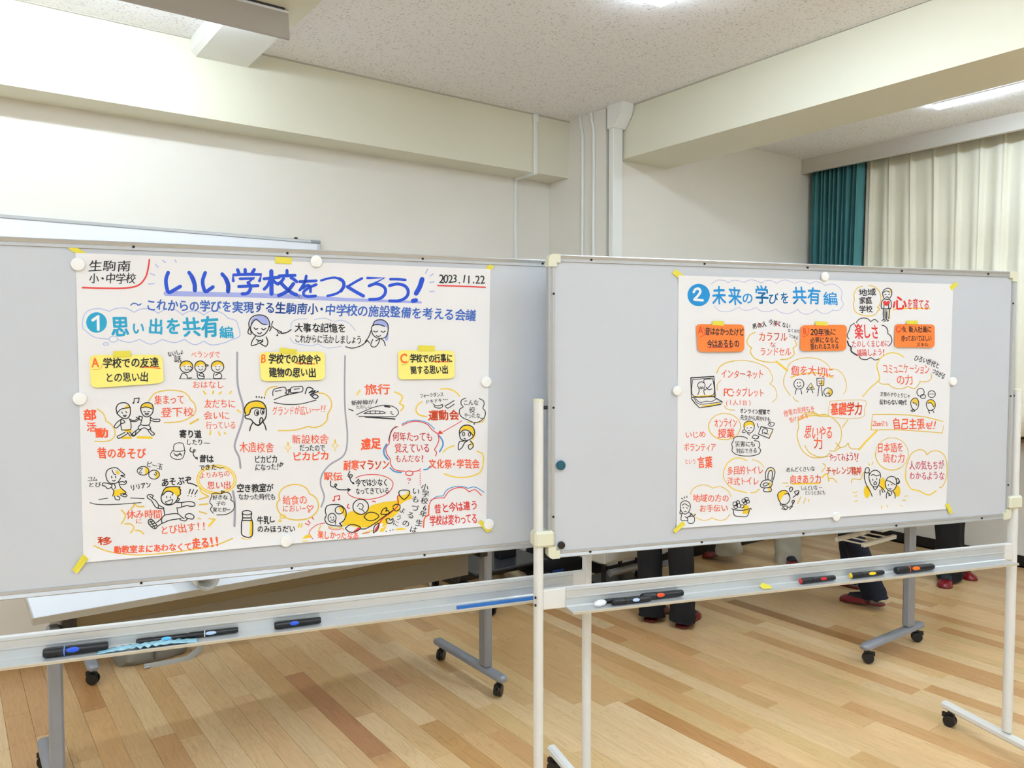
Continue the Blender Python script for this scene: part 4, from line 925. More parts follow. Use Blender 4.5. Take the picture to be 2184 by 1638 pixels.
FA = (140, 520, .22894); FB = (600, 520, .22894); FC = (140, 820, .18315); FD = (140, 970, .18315); FE = (480, 820, .21368); FF = (680, 800, .21368)
FG = (1420, 560, .18315); FH = (1740, 560, .18315); FI = (1420, 840, .18319); FJ = (1700, 840, .18312)
CUR['sheet'] = 'p1'
# ---- heading
P('title_lettering'); FRM(*FA)
M('b', 26, [(955, 268), (935, 330), (940, 400), (962, 452), (1020, 425), (1068, 397)], [(1150, 268), (1185, 320), (1203, 380), (1205, 436)], [(1300, 270), (1277, 340), (1283, 400), (1303, 445), (1340, 425), (1372, 402)], [(1458, 282), (1500, 335), (1518, 390), (1514, 446)])
M('b', 30, [(1172, 300), (1200, 372), (1203, 430)], [(1490, 320), (1514, 385), (1512, 440)])
M('b', 24, [(1602, 242), (1615, 276)], [(1672, 240), (1674, 276)], [(1757, 240), (1736, 276)])
S('b', 22, [(1562, 345), (1560, 290), (1700, 284), (1822, 286), (1806, 345)], False)
S('b', 20, [(1625, 326), (1760, 322), (1700, 362)], False); S('b', 24, [(1700, 362), (1722, 400), (1712, 440), (1685, 463), (1645, 466)]); S('b', 22, [(1612, 398), (1792, 390)])
M('b', 22, [(1848, 326), (1992, 311)], [(1905, 335), (1880, 390), (1850, 422)], [(1930, 338), (1955, 362), (1978, 376)], [(2062, 248), (2062, 286)], [(1988, 300), (2137, 294)], [(2030, 322), (2012, 348), (1990, 366)], [(2100, 316), (2128, 332), (2152, 352)])
S('b', 30, [(1916, 255), (1918, 465)]); S('b', 26, [(2122, 372), (2075, 432), (2030, 462), (1985, 482)]); S('b', 26, [(2008, 368), (2060, 420), (2110, 458), (2152, 476)])
FRM(*FB)
M('b', 20, [(170, 352), (326, 345)], [(232, 300), (222, 350), (200, 390), (172, 432)], [(196, 415), (240, 388), (268, 398), (272, 448)], [(325, 380), (265, 405), (215, 440), (208, 472), (240, 490), (320, 486)])
S('b', 16, [(370, 342), (440, 322), (500, 315), (550, 330)]); S('b', 24, [(540, 325), (575, 350), (582, 395), (555, 440)]); S('b', 18, [(558, 435), (510, 465), (430, 486)])
S('b', 18, [(752, 322), (690, 355), (616, 400)]); S('b', 24, [(616, 400), (690, 445), (765, 486)])
S('b', 18, [(802, 318), (962, 318), (818, 392)], False); S('b', 22, [(818, 392), (880, 372), (940, 390), (970, 425), (960, 475), (910, 512), (822, 518)])
S('b', 18, [(1015, 330), (1085, 330), (1156, 336)]); S('b', 22, [(1008, 390), (1080, 374), (1150, 392), (1182, 440), (1165, 495), (1100, 530), (1008, 532)])
S('b', 34, [(1312, 330), (1290, 400), (1256, 462)]); S('b', 30, [(1225, 532), (1255, 526)])
P('title_underline'); FRM(*FA); S('L', 44, [(935, 462), (1300, 470), (1700, 478), (2184, 492)], taper=0.1); FRM(*FB); S('L', 40, [(172, 495), (500, 515), (900, 530), (1300, 546)], taper=0.55)
P('subtitle_lettering'); FRM(0, 0, 1); S('B', 2.2, [(279, 651), (284, 647), (291, 648), (295, 651), (301, 648)]); T('B', 'これからの学びを実現する生駒南小・中学校の施設整備を考える会議', 311, 650, 1016, 672, 23, 0.022, -2)
P('date_lettering'); FRM(*FB); T('k', '2023.11.22', 1470, 322, 1895, 333, 84, 0.006); S('R', 12, [(1457, 389), (1700, 396), (1900, 405)])
P('school_name_lettering'); FRM(*FA); T('k', '生駒南', 213, 205, 607, 205, 98, 0.004); T('k', '小・中学校', 218, 320, 655, 320, 92, 0.004)
S('R', 14, [(157, 408), (350, 414), (560, 412), (680, 384), (745, 310), (770, 220), (780, 148)])
P('ray_marks'); M('h', 11, [(905, 153), (930, 175)], [(1018, 152), (1030, 170)], [(835, 190), (862, 218)], [(790, 277), (830, 292)], [(772, 374), (822, 370)]); FRM(*FB); M('h', 11, [(1360, 237), (1344, 276)], [(1415, 280), (1385, 302)], [(1422, 355), (1384, 360)], [(1426, 442), (1384, 446)])
# ---- section one heading
P('section_heading'); FRM(*FA); disc('t', 288, 733, 97, 96); M('w', 24, [(252, 712), (305, 675)], [(302, 678), (304, 800)])
for ch, x, y, w, h in (('思', 505, 765, 165, 175), ('い', 680, 782, 120, 110), ('出', 840, 765, 140, 140), ('を', 1000, 768, 140, 145), ('共', 1170, 770, 165, 170), ('有', 1340, 772, 165, 185), ('編', 1500, 822, 130, 105)): Gc('t', ch, x, y, w, h, 0.028)
P('heading_cloud'); W_ = 8
for l in ([(165, 800), (155, 740), (175, 660), (230, 615), (320, 605), (405, 628)], [(405, 630), (470, 602), (560, 600), (640, 638)], [(640, 638), (700, 608), (790, 610), (865, 648)], [(865, 645), (930, 612), (1020, 615), (1090, 662)], [(1090, 660), (1150, 630), (1230, 630), (1290, 665)], [(1285, 665), (1350, 628), (1450, 640), (1522, 700)],
          [(1530, 697), (1590, 720), (1612, 790)], [(1618, 795), (1620, 860), (1560, 890)], [(1550, 890), (1470, 925), (1360, 942), (1290, 908)], [(1290, 906), (1200, 940), (1110, 892)], [(1110, 890), (1010, 920), (900, 890)], [(900, 890), (790, 935), (690, 890)], [(690, 890), (590, 918), (490, 893)], [(400, 888), (270, 870), (175, 800)]): S('h', W_, l)
E('h', W_, 445, 888, 40, 28); E('h', W_, 375, 933, 26, 12)
P('praying_girl_drawing')
fill('L', [(1722, 770), (1735, 700), (1800, 668), (1870, 690), (1892, 755), (1845, 745), (1775, 700), (1745, 740)]); M('k', 9, [(1712, 790), (1708, 730), (1740, 680), (1805, 662), (1870, 682), (1900, 740), (1885, 800), (1850, 845), (1800, 862), (1750, 840), (1722, 790), (1735, 745)], [(1712, 780), (1698, 828), (1728, 842), (1722, 800)], [(1735, 740), (1775, 705), (1830, 745), (1870, 752)], [(1755, 782), (1770, 796), (1790, 790)], [(1825, 790), (1845, 800), (1865, 786)], [(1788, 828), (1808, 838), (1826, 826)], [(1890, 770), (1915, 780), (1900, 812)],
  [(1768, 862), (1738, 905), (1732, 948), (1790, 932), (1835, 912)], [(1868, 868), (1884, 915), (1865, 955), (1815, 930)], [(1775, 890), (1800, 905), (1785, 918), (1812, 900), (1835, 910), (1835, 890)])
S('k', 8, [(1930, 722), (1920, 762), (1950, 790), (1990, 812), (2012, 822), (1985, 832), (1970, 800)]); S('k', 10, [(2010, 835), (2060, 826), (2100, 800)]); disc('k', 1972, 852, 9, 9)
P('speech_lettering'); FRM(*FB); T('k', '大事な記憶を', 122, 780, 605, 782, 82, 0.012); T('k', 'これからに活かしましょう', 122, 882, 750, 892, 76, 0.008)
P('speech_cloud')
for l in ([(85, 780), (105, 725), (170, 700), (240, 700)], [(308, 706), (400, 692), (480, 722)], [(495, 725), (560, 712), (630, 740), (690, 808)], [(80, 878), (120, 925), (210, 942), (280, 950), (340, 932)], [(340, 932), (430, 970), (560, 955)]): S('h', 6, l)
P('praying_man_drawing'); fill('L', [(850, 765), (880, 718), (945, 710), (990, 745), (992, 800), (968, 765), (880, 760)]); fill('L', [(985, 830), (998, 840), (990, 900), (965, 890)])
M('k', 8, [(850, 765), (875, 718), (940, 708), (988, 742), (996, 800), (975, 865), (915, 882), (860, 855), (840, 800), (850, 765), (900, 750), (965, 770)], [(860, 812), (880, 822), (898, 812)], [(930, 815), (950, 824), (968, 812)], [(885, 855), (905, 864), (925, 854)], [(840, 800), (812, 870), (780, 912), (800, 900), (822, 925)], [(852, 890), (834, 945), (868, 962), (900, 935), (915, 890), (880, 905)], [(930, 888), (955, 905), (970, 950)], [(600, 958), (660, 972), (740, 950), (800, 905)])
# ---- dividing lines
P('divider_lines'); FRM(0, 0, 1); S('g', 4, [(506, 752), (507, 820), (519, 868), (517, 897), (503, 939), (501, 956), (510, 976), (513, 998)]); S('g', 3.2, [(736, 759), (735, 820), (736, 873), (741, 931), (734, 970), (704, 991), (687, 1012), (684, 1034), (691.5, 1059), (685, 1081)]); S('g', 4.5, [(497, 1048), (501, 1076), (500, 1122)])
# ---- column A
P('red_lettering'); FRM(*FA); T('r', 'ベランダで', 1168, 1030, 1440, 1032, 62, 0.004); T('r', 'おはなし', 1178, 1312, 1475, 1308, 66, 0.004)
FRM(*FC); T('r', '集まって', 1030, 178, 1385, 172, 105, 0.012); T('r', '登下校', 1108, 325, 1495, 315, 105, 0.01); T('r', '友だちに', 1615, 222, 1978, 222, 98, 0.008); T('r', '会いに', 1610, 360, 1912, 358, 92, 0.008); T('r', '行っている', 1630, 475, 1985, 468, 86, 0.006)
Gc('r', '部', 285, 355, 150, 118, 0.035); Gc('r', '活', 300, 492, 112, 105, 0.02); Gc('r', '動', 425, 562, 150, 105, 0.04); T('r', '昔のあそび', 370, 795, 935, 800, 118, 0.02)
FRM(*FD); T('r', '休み時間', 705, 692, 1125, 690, 98, 0.012); Gc('r', 'に', 852, 772, 80, 55, 0.008); T('r', 'とび出す!!', 1098, 880, 1640, 825, 100, 0.012)
Gc('r', '移', 455, 1000, 170, 90, 0.03); T('r', '動教室まにあわなくて', 562, 1108, 1475, 1068, 86, 0.03); T('r', '走る!!', 1475, 1042, 1790, 1005, 118, 0.035)
FRM(*FC); T('r', 'よりみちの', 1555, 1065, 1915, 1035, 70, 0.006); T('r', '思い出', 1645, 1175, 1930, 1165, 92, 0.016)
P('black_lettering'); FRM(*FA); T('k', 'ないしょ', 948, 1030, 1098, 1002, 48, 0.016); Gc('k', '話', 1046, 1072, 70, 62, 0.016)
FRM(*FC); T('k', '寄り道', 1325, 578, 1582, 575, 92, 0.025); T('k', 'したり', 1402, 672, 1602, 672, 66, 0.014); S('k', 7, [(1612, 682), (1675, 686)]); T('k', '昔は', 1555, 858, 1725, 865, 86, 0.03); T('k', 'できた', 1552, 968, 1760, 960, 64, 0.02); S('k', 8, [(1762, 965), (1800, 975), (1838, 966)])
T('k', 'ビー玉', 942, 925, 1130, 962, 68, 0.012); T('k', 'ゴム', 252, 1100, 372, 1098, 54, 0.008); T('k', 'とび', 262, 1172, 412, 1160, 58, 0.012); T('k', 'リリアン', 752, 1208, 992, 1160, 66, 0.02); T('k', 'あそぶぞ', 1112, 1140, 1470, 1110, 90, 0.02); S('k', 12, [(1440, 1150), (1490, 1162), (1530, 1185)])
M('k', 11, [(1452, 1222), (1436, 1270)], [(1490, 1225), (1468, 1275)], [(1535, 1230), (1505, 1280)]); [disc('k', x, y, 6, 6) for x, y in ((1425, 1295), (1462, 1302), (1508, 1302))]
T('k', '好きな', 1710, 1315, 1890, 1310, 54, 0.02); T('k', '子の', 1752, 1388, 1865, 1385, 50, 0.014); T('k', '家とか', 1712, 1460, 1880, 1452, 52, 0.02); S('k', 7, [(1880, 1462), (1912, 1458)])
P('yellow_outlines'); FRM(*FC)
S('Y', 13, [(968, 192), (1030, 110), (1130, 75), (1250, 68), (1370, 88), (1435, 140), (1450, 175)]); S('Y', 13, [(1450, 175), (1500, 225), (1515, 300), (1480, 360), (1390, 415), (1270, 440), (1148, 445)]); S('Y', 20, [(1452, 458), (1545, 405)])
M('y', 15, [(1605, 78), (1630, 112)], [(1720, 76), (1714, 104)], [(1812, 86), (1788, 112)], [(1930, 82), (1912, 105)], [(1690, 540), (1680, 585)], [(1782, 552), (1797, 590)], [(1850, 562), (1862, 575)], [(2002, 298), (2035, 322)])
S('Y', 12, [(370, 285), (435, 335), (465, 400), (470, 425), (530, 465), (568, 530), (572, 590), (530, 645), (440, 665), (340, 660)])
for rx, ry in ((228, 168), (205, 148)): E('y', 12, 1757, 1108, rx, ry)
S('y', 14, [(1560, 1200), (1590, 1260), (1660, 1300)])
FRM(*FD); M('Y', 15, [(650, 645), (695, 710), (650, 805)], [(690, 806), (760, 808), (795, 850), (758, 908)], [(815, 880), (870, 888), (908, 922)], [(800, 562), (792, 600), (758, 632)], [(802, 572), (850, 605), (912, 602)])
M('Y', 14, [(1555, 520), (1665, 488)], [(1558, 582), (1660, 572)], [(1555, 662), (1640, 686)], [(1545, 738), (1568, 746)], [(1670, 742), (1735, 752)]); S('y', 22, [(1735, 752), (1670, 828)])
S('Y', 14, [(332, 1060), (460, 1115), (620, 1148), (820, 1166), (1100, 1150), (1450, 1108), (1750, 1050), (1942, 975)])
P('three_friends_drawing'); FRM(*FA)
for cx, rx in ((1125, 60), (1255, 52), (1415, 58)):
    fill('y', [(cx-rx, 1145), (cx-rx*0.8, 1100), (cx, 1090), (cx+rx*0.8, 1102), (cx+rx, 1145), (cx+rx*0.3, 1125), (cx-rx*0.4, 1135)]); S('k', 8, ell(cx, 1145, rx, 54, 14), True, True); M('k', 6, [(cx-15, 1165), (cx+2, 1178), (cx+22, 1165)], [(cx-22, 1145), (cx-12, 1145)], [(cx+14, 1145), (cx+24, 1145)])
M('k', 8, [(1065, 1255), (1090, 1205), (1130, 1225), (1135, 1250), (1175, 1248)], [(1225, 1200), (1235, 1252), (1290, 1252), (1275, 1205), (1240, 1225), (1285, 1235)], [(1385, 1205), (1380, 1252), (1450, 1250), (1440, 1205), (1395, 1225)], [(1300, 1120), (1330, 1135), (1300, 1140)], [(1160, 1140), (1180, 1165), (1150, 1180)])
S('G', 9, [(1060, 1256), (1200, 1260), (1490, 1258)])
P('running_children_drawing'); FRM(*FC)
fill('y', [(680, 525), (740, 520), (775, 535), (745, 562), (700, 555)]); fill('y', [(880, 278), (900, 235), (950, 222), (1002, 245), (1015, 280), (950, 262)]); fill('y', [(690, 262), (720, 238), (752, 262), (720, 285)])
M('y', 26, [(662, 620), (762, 620)], [(838, 616), (1000, 620)])
S('k', 11, [(595, 320), (590, 270), (620, 225), (680, 212), (730, 232), (752, 280), (750, 350), (715, 395), (660, 390), (610, 350), (595, 320)]); M('k', 10, [(595, 340), (640, 290), (700, 275), (755, 265)], [(655, 322), (662, 335)], [(700, 315), (712, 328)], [(672, 360), (690, 378), (705, 360), (672, 360)])
M('k', 10, [(655, 400), (640, 440), (652, 530)], [(740, 395), (760, 450), (752, 525), (652, 530)], [(648, 405), (600, 440), (565, 492), (595, 505), (650, 450)], [(665, 410), (690, 440), (655, 455)], [(745, 405), (790, 420), (840, 400), (865, 368)], [(760, 430), (820, 430), (860, 400)], [(820, 380), (850, 400)])
M('k', 10, [(690, 558), (640, 585), (602, 605), (610, 625), (645, 618), (725, 570)], [(720, 560), (755, 602)], [(745, 555), (800, 595), (820, 550)], [(760, 580), (800, 600)])
S('k', 11, [(875, 300), (880, 250), (915, 220), (960, 212), (1005, 232), (1020, 280), (1005, 340), (950, 378), (900, 355), (875, 300)]); M('k', 10, [(868, 275), (940, 262), (1020, 290)], [(910, 318), (930, 318)], [(955, 316), (978, 318)], [(925, 340), (945, 355), (965, 338), (925, 340)], [(895, 375), (885, 420), (880, 470), (965, 472), (985, 430), (985, 378)], [(895, 380), (855, 370), (858, 405), (885, 420)], [(988, 380), (1020, 405), (1090, 405), (1092, 430), (1040, 432), (995, 420)],
  [(870, 470), (845, 500), (862, 525), (915, 505), (960, 525), (992, 515), (970, 475)], [(845, 520), (790, 560), (768, 590), (795, 602), (830, 570), (880, 522)], [(955, 525), (985, 570), (1010, 592), (1035, 575), (1000, 545), (980, 515)])
M('k', 10, [(800, 165), (795, 215)], [(855, 158), (850, 208)], [(798, 165), (858, 158)]); [disc('k', x, y, 12, 9) for x, y in ((788, 216), (842, 208))]
P('school_bag_drawing'); M('k', 8, [(1258, 768), (1262, 705), (1312, 680), (1368, 692), (1385, 768)], [(1240, 770), (1312, 780), (1392, 768)], [(1245, 772), (1220, 820), (1250, 860), (1310, 872), (1365, 855), (1390, 772)], [(1262, 800), (1300, 835), (1330, 800), (1350, 835)], [(1270, 825), (1345, 812)])
M('k', 10, [(1458, 735), (1448, 775), (1490, 788), (1510, 765), (1488, 765), (1490, 825), (1525, 862)]); fill('k', [(1505, 862), (1535, 840), (1540, 875)], False)
P('marbles_drawing'); fill('y', ell(925, 1005, 42, 50, 16, -90, 90)); fill('y', ell(1055, 1050, 35, 48, 16, -100, 100)); E('k', 9, 902, 1005, 68, 50); E('k', 9, 1030, 1050, 62, 52); M('k', 7, [(850, 985), (895, 975), (860, 1025), (890, 1030)], [(1040, 1020), (1060, 1035), (1045, 1060), (1030, 1040)])
P('skipping_girl_drawing'); fill('y', [(552, 1290), (560, 1235), (610, 1222), (650, 1215), (700, 1258), (650, 1275), (600, 1300)]); fill('y', [(590, 1000), (620, 1015), (625, 1050), (585, 1030)]); M('k', 9, [(540, 995), (560, 1040), (585, 1050)])
M('k', 10, [(480, 1110), (468, 1050), (490, 995), (550, 970), (600, 975), (640, 1010), (690, 1055), (640, 1060), (690, 1080)], [(480, 1110), (510, 1145), (560, 1155), (610, 1135), (640, 1090)], [(535, 1070), (538, 1090)], [(582, 1068), (584, 1088)], [(545, 1118), (560, 1125), (578, 1116)], [(545, 1150), (535, 1200), (560, 1240), (548, 1300)], [(560, 1155), (580, 1190), (570, 1215)], [(620, 1140), (640, 1200), (705, 1262), (640, 1275)], [(530, 1165), (480, 1150), (435, 1148), (428, 1175), (460, 1185), (490, 1215), (525, 1200)], [(615, 1140), (660, 1130), (685, 1138), (700, 1120), (708, 1145), (680, 1165), (635, 1165)], [(570, 1300), (580, 1335), (620, 1345), (630, 1315), (600, 1300)], [(640, 1290), (690, 1310), (715, 1295), (700, 1280), (670, 1285)])
M('k', 8, [(385, 1340), (490, 1325)], [(755, 1322), (915, 1330)], [(285, 1376), (350, 1394), (500, 1400), (720, 1388), (880, 1375)])
P('running_boy_drawing'); FRM(*FD); fill('y', [(1130, 452), (1142, 405), (1190, 378), (1322, 375), (1342, 412), (1338, 455), (1305, 498), (1268, 455), (1215, 420), (1165, 425)])
M('k', 11, [(1130, 440), (1112, 500), (1128, 555), (1185, 585), (1255, 570), (1300, 520), (1308, 478)], [(1128, 450), (1150, 400), (1200, 374), (1328, 374), (1318, 388), (1342, 412), (1332, 425), (1338, 455), (1312, 480)], [(1130, 470), (1170, 430), (1210, 425), (1250, 445), (1240, 470)], [(1300, 502), (1325, 515), (1308, 540), (1290, 532)])
M('k', 9, [(1175, 482), (1178, 502)], [(1220, 490), (1222, 505)], [(1160, 550), (1200, 535), (1245, 522), (1232, 565), (1190, 578), (1160, 550)])
M('k', 10, [(955, 505), (950, 480), (975, 462), (1020, 475), (1008, 505), (1050, 535), (1085, 585), (1140, 615)], [(955, 505), (1000, 535), (1040, 600), (1075, 622), (1135, 628)], [(1085, 585), (1075, 622)], [(980, 480), (1000, 500)], [(1140, 612), (1148, 665), (1155, 705)], [(1295, 612), (1302, 650), (1308, 685)], [(1275, 552), (1350, 555), (1440, 545), (1498, 560), (1500, 595), (1445, 600), (1420, 590), (1360, 605), (1310, 620)], [(1352, 555), (1350, 608)])
M('k', 10, [(1155, 702), (1120, 740), (1128, 795), (1200, 765), (1300, 748), (1345, 740)], [(1155, 702), (1250, 686), (1310, 690), (1345, 720), (1380, 745)], [(1330, 755), (1390, 770), (1420, 742)], [(1390, 722), (1410, 690), (1460, 688), (1495, 718), (1478, 748), (1415, 738), (1390, 722)], [(1112, 748), (1058, 790)], [(1125, 795), (1072, 832)], [(965, 760), (1000, 752), (1040, 790), (1065, 835), (1040, 862), (1000, 840), (965, 800), (965, 760)], [(975, 785), (1020, 770)], [(985, 810), (1040, 795)], [(1005, 835), (1055, 822)], [(985, 770), (1040, 850)])
P('thought_cloud'); FRM(*FC); M('k', 9, [(1700, 1305), (1705, 1275), (1745, 1265), (1805, 1272), (1850, 1255), (1905, 1268), (1928, 1310), (1922, 1345)], [(1922, 1345), (1962, 1375), (1965, 1430), (1935, 1480), (1860, 1515), (1760, 1520)], [(1720, 1500), (1685, 1455), (1708, 1412), (1678, 1370), (1700, 1305)], [(1820, 1238), (1850, 1250), (1812, 1262), (1820, 1238)])
# ---- column B
P('red_lettering'); FRM(*FE); T('r', 'グランドが広い', 470, 262, 860, 258, 86, 0.004); S('r', 7, [(865, 258), (890, 248), (915, 256), (945, 246)]); M('r', 8, [(968, 210), (962, 250)], [(1000, 210), (990, 252)]); disc('r', 962, 268, 5, 5); disc('r', 990, 270, 5, 5)
T('r', '木造校舎', 142, 628, 490, 625, 98, 0.01); T('r', '新設校舎', 665, 545, 1038, 545, 88, 0.01); T('r', 'ピカピカ', 670, 718, 1045, 710, 84, 0.024); T('r', '給食の', 575, 1155, 822, 1150, 88, 0.008); T('r', 'におい', 570, 1238, 765, 1235, 70, 0.006); M('r', 7, [(770, 1240), (800, 1238)], [(835, 1248), (818, 1222), (832, 1208), (848, 1222), (865, 1208), (880, 1222), (855, 1250), (838, 1258)]); E('r', 6, 838, 1268, 9, 7)
P('black_lettering'); T('k', 'だったので', 742, 632, 1000, 632, 66, 0.012); T('k', 'ピカピカ', 292, 748, 525, 745, 76, 0.012); T('k', 'になった!', 298, 825, 545, 820, 70, 0.012); S('k', 8, [(560, 775), (545, 820), (580, 790), (550, 790)]); T('k', '空き教室が', 115, 1035, 485, 1030, 78, 0.018); T('k', 'なかった時代も', 132, 1122, 505, 1118, 62, 0.012); T('k', '牛乳', 322, 1352, 445, 1352, 76, 0.016); S('k', 9, [(455, 1320), (452, 1362), (470, 1372), (492, 1362)]); T('k', 'のみほうだい', 322, 1445, 700, 1438, 66, 0.014)
P('yellow_outlines'); M('Y', 12, [(400, 112), (412, 65), (455, 30), (520, 20)], [(930, 82), (1005, 100), (1055, 155), (1062, 220), (1025, 295)], [(1025, 295), (1015, 360), (960, 410), (890, 430), (830, 420)], [(830, 418), (700, 455), (530, 460)])
S('Y', 12, [(545, 1150), (540, 1090), (580, 1035), (660, 1002), (740, 1002), (810, 1035), (845, 1095)]); S('Y', 12, [(845, 1092), (905, 1130), (932, 1200), (915, 1270), (850, 1330), (750, 1352), (650, 1345), (565, 1305), (525, 1245), (518, 1185), (548, 1150)]); E('y', 9, 575, 1317, 27, 18); E('y', 8, 548, 1360, 13, 9); M('y', 12, [(742, 1390), (732, 1425)], [(768, 1388), (758, 1425)])
for cx, cy, r in ((628, 632, 55), (1098, 610, 60)): S('y', 8, [(cx, cy-r), (cx+10, cy-12), (cx+r*0.65, cy), (cx+10, cy+12), (cx, cy+r), (cx-10, cy+12), (cx-r*0.65, cy), (cx-10, cy-12)], False, True)
P('school_ground_drawing'); M('k', 8, [(478, 112), (480, 60), (520, 38), (600, 30), (610, 95)], [(600, 82), (620, 98), (642, 75), (650, 45)], [(655, 85), (660, 32), (720, 22), (772, 22), (770, 70), (710, 78), (655, 85)], [(500, 68), (560, 60)], [(690, 48), (742, 42)], [(490, 152), (580, 115), (640, 100), (730, 82)], [(490, 180), (600, 198), (750, 195), (910, 156)], [(620, 60), (640, 50), (630, 75)])
M('k', 10, [(800, 92), (825, 30), (880, 48), (835, 85), (905, 60), (850, 105), (930, 68)], [(850, 102), (880, 130), (905, 142), (930, 120), (900, 100), (870, 115)])
P('worried_child_drawing'); fill('y', [(205, 295), (195, 248), (235, 185), (320, 168), (385, 188), (402, 242), (320, 235), (270, 240), (248, 295)])
M('k', 11, [(205, 295), (193, 245), (230, 188), (300, 165), (365, 175), (402, 215), (412, 270), (405, 330), (372, 375), (325, 405), (285, 380), (255, 348), (212, 340), (200, 312), (238, 300), (262, 245), (310, 232), (395, 242)], [(278, 380), (258, 415), (245, 462)], [(380, 375), (400, 415), (410, 455)], [(345, 385), (348, 350), (362, 332), (378, 350), (362, 385), (335, 408), (300, 400)])
E('k', 7, 315, 282, 22, 30); E('k', 7, 372, 270, 18, 28); disc('k', 322, 285, 11, 18); disc('k', 376, 275, 9, 16); [disc('k', x, y, 7, 9) for x, y in ((312, 124), (340, 126), (366, 130), (393, 132))]
P('milk_bottle_drawing'); S('y', 24, [(258, 1360), (262, 1430), (256, 1498)]); E('k', 9, 218, 1280, 46, 22); M('k', 10, [(172, 1288), (176, 1335), (165, 1375), (163, 1440), (168, 1498), (215, 1524), (268, 1512), (276, 1440), (274, 1375), (260, 1330), (266, 1288)], [(176, 1332), (262, 1332)], [(172, 1358), (268, 1358)]); S('y', 7, [(160, 1530), (210, 1545), (262, 1532)])
# ---- column C
P('red_lettering'); T('r', '旅行', 1390, 52, 1652, 48, 102, 0.024); T('r', '遠足', 1355, 595, 1555, 590, 104, 0.04); T('r', '耐寒マラソン', 1180, 805, 1642, 800, 96, 0.024); T('r', '駅伝', 985, 918, 1170, 915, 78, 0.026)
FRM(*FF); T('r', '運動会', 1090, 402, 1400, 400, 98, 0.036); T('R', '何年たっても', 735, 612, 1138, 615, 88, 0.012); T('R', '覚えている', 755, 728, 1112, 725, 90, 0.012); T('R', 'もんだな?', 762, 835, 1055, 832, 72, 0.012); T('r', '文化祭・学芸会', 1098, 885, 1605, 885, 88, 0.022)
T('R', '昔と今は違う', 1152, 1335, 1585, 1290, 88, 0.022); T('R', '学校は変わってる', 1108, 1455, 1585, 1428, 96, 0.018)
FRM(*FE); T('r', '楽しかったなあ', 925, 1500, 1335, 1508, 74, 0.02)
P('black_lettering'); T('k', '新幹線が', 1262, 185, 1482, 172, 46, 0.014); S('k', 8, [(1520, 150), (1505, 190)]); T('k', 'たのしい', 1308, 228, 1462, 220, 36, 0.004); S('k', 9, [(1235, 245), (1278, 262)]); T('k', '今では少なく', 1300, 982, 1628, 975, 72, 0.012); T('k', 'なってきている', 1300, 1065, 1640, 1058, 64, 0.012)
FRM(*FF); T('k', 'フォークダンス', 1008, 208, 1245, 190, 42, 0.012); T('k', 'ドキドキ', 1065, 268, 1230, 248, 42, 0.01); [disc('k', x, 243, 5, 6) for x in (1245, 1262, 1280)]; T('k', 'こんな', 1440, 275, 1598, 275, 52, 0.008); Gc('k', '役', 1532, 345, 62, 54, 0.014); T('k', 'やったな', 1448, 400, 1612, 405, 50, 0.012); S('k', 7, [(1612, 430), (1632, 432)])
for ch, x, y in zip('小学校6年生は', (1058, 1066, 1056, 1058, 1040, 1000, 945), (1118, 1182, 1252, 1325, 1385, 1475, 1540)): Gc('k', ch, x, y, 72, 62, 0.018, 0.15)
for ch, x, y in zip('いもづるの', (972, 965, 962, 915, 868), (1160, 1240, 1325, 1395, 1480)): Gc('k', ch, x, y, 76, 66, 0.014, 0.25)
for ch, x, y in zip('ように', (840, 800, 772), (1350, 1420, 1480)): Gc('k', ch, x, y, 62, 55, 0.01, 0.35)
P('yellow_outlines'); FRM(*FE); M('y', 12, [(1345, 60), (1315, 102)], [(1692, 75), (1745, 98), (1770, 130), (1742, 188)], [(1742, 190), (1780, 215), (1775, 238), (1752, 260)])
FRM(*FF); M('y', 11, [(1215, 140), (1290, 138), (1360, 165), (1405, 210)], [(1030, 265), (985, 300), (970, 350), (1000, 395), (1075, 415)], [(1240, 770), (1285, 730), (1350, 705)], [(1580, 760), (1630, 785), (1645, 830), (1640, 880)], [(1640, 895), (1610, 970), (1520, 1010), (1420, 1022), (1330, 1012), (1250, 985)])
P('train_drawing'); FRM(*FE); M('k', 7, [(1312, 302), (1450, 240), (1560, 210), (1650, 212), (1710, 240), (1732, 285), (1700, 322)], [(1385, 290), (1450, 265), (1560, 268), (1590, 290), (1385, 290)], [(1450, 268), (1450, 288)], [(1500, 266), (1500, 288)], [(1545, 267), (1545, 288)], [(1335, 318), (1500, 322), (1700, 322)], [(1655, 290), (1680, 300)], [(1650, 275), (1665, 275)]); S('k', 12, [(1400, 325), (1520, 332), (1695, 345)]); S('k', 14, [(1595, 218), (1645, 225)])
P('holding_hands_drawing'); FRM(*FF); M('k', 8, [(1142, 288), (1165, 305), (1200, 305), (1235, 295), (1225, 325), (1180, 328), (1150, 312)], [(1262, 305), (1290, 292), (1350, 255)], [(1260, 312), (1285, 330), (1310, 318), (1352, 290)])
P('cheering_cloud'); M('k', 8, [(1465, 230), (1425, 250), (1420, 290), (1440, 318), (1408, 340), (1405, 385), (1435, 425), (1500, 452)], [(1500, 455), (1560, 475), (1620, 455), (1658, 410), (1660, 360), (1638, 330), (1650, 290), (1640, 255), (1602, 235)]); disc('k', 1552, 487, 10, 6); S('y', 9, [(1655, 430), (1625, 470), (1480, 470)])
P('thinking_boy_drawing'); fill('y', [(1410, 560), (1440, 512), (1500, 503), (1550, 535), (1562, 600), (1528, 650), (1530, 590), (1505, 552), (1450, 548)]); fill('y', [(1520, 650), (1545, 690), (1535, 715), (1515, 690)])
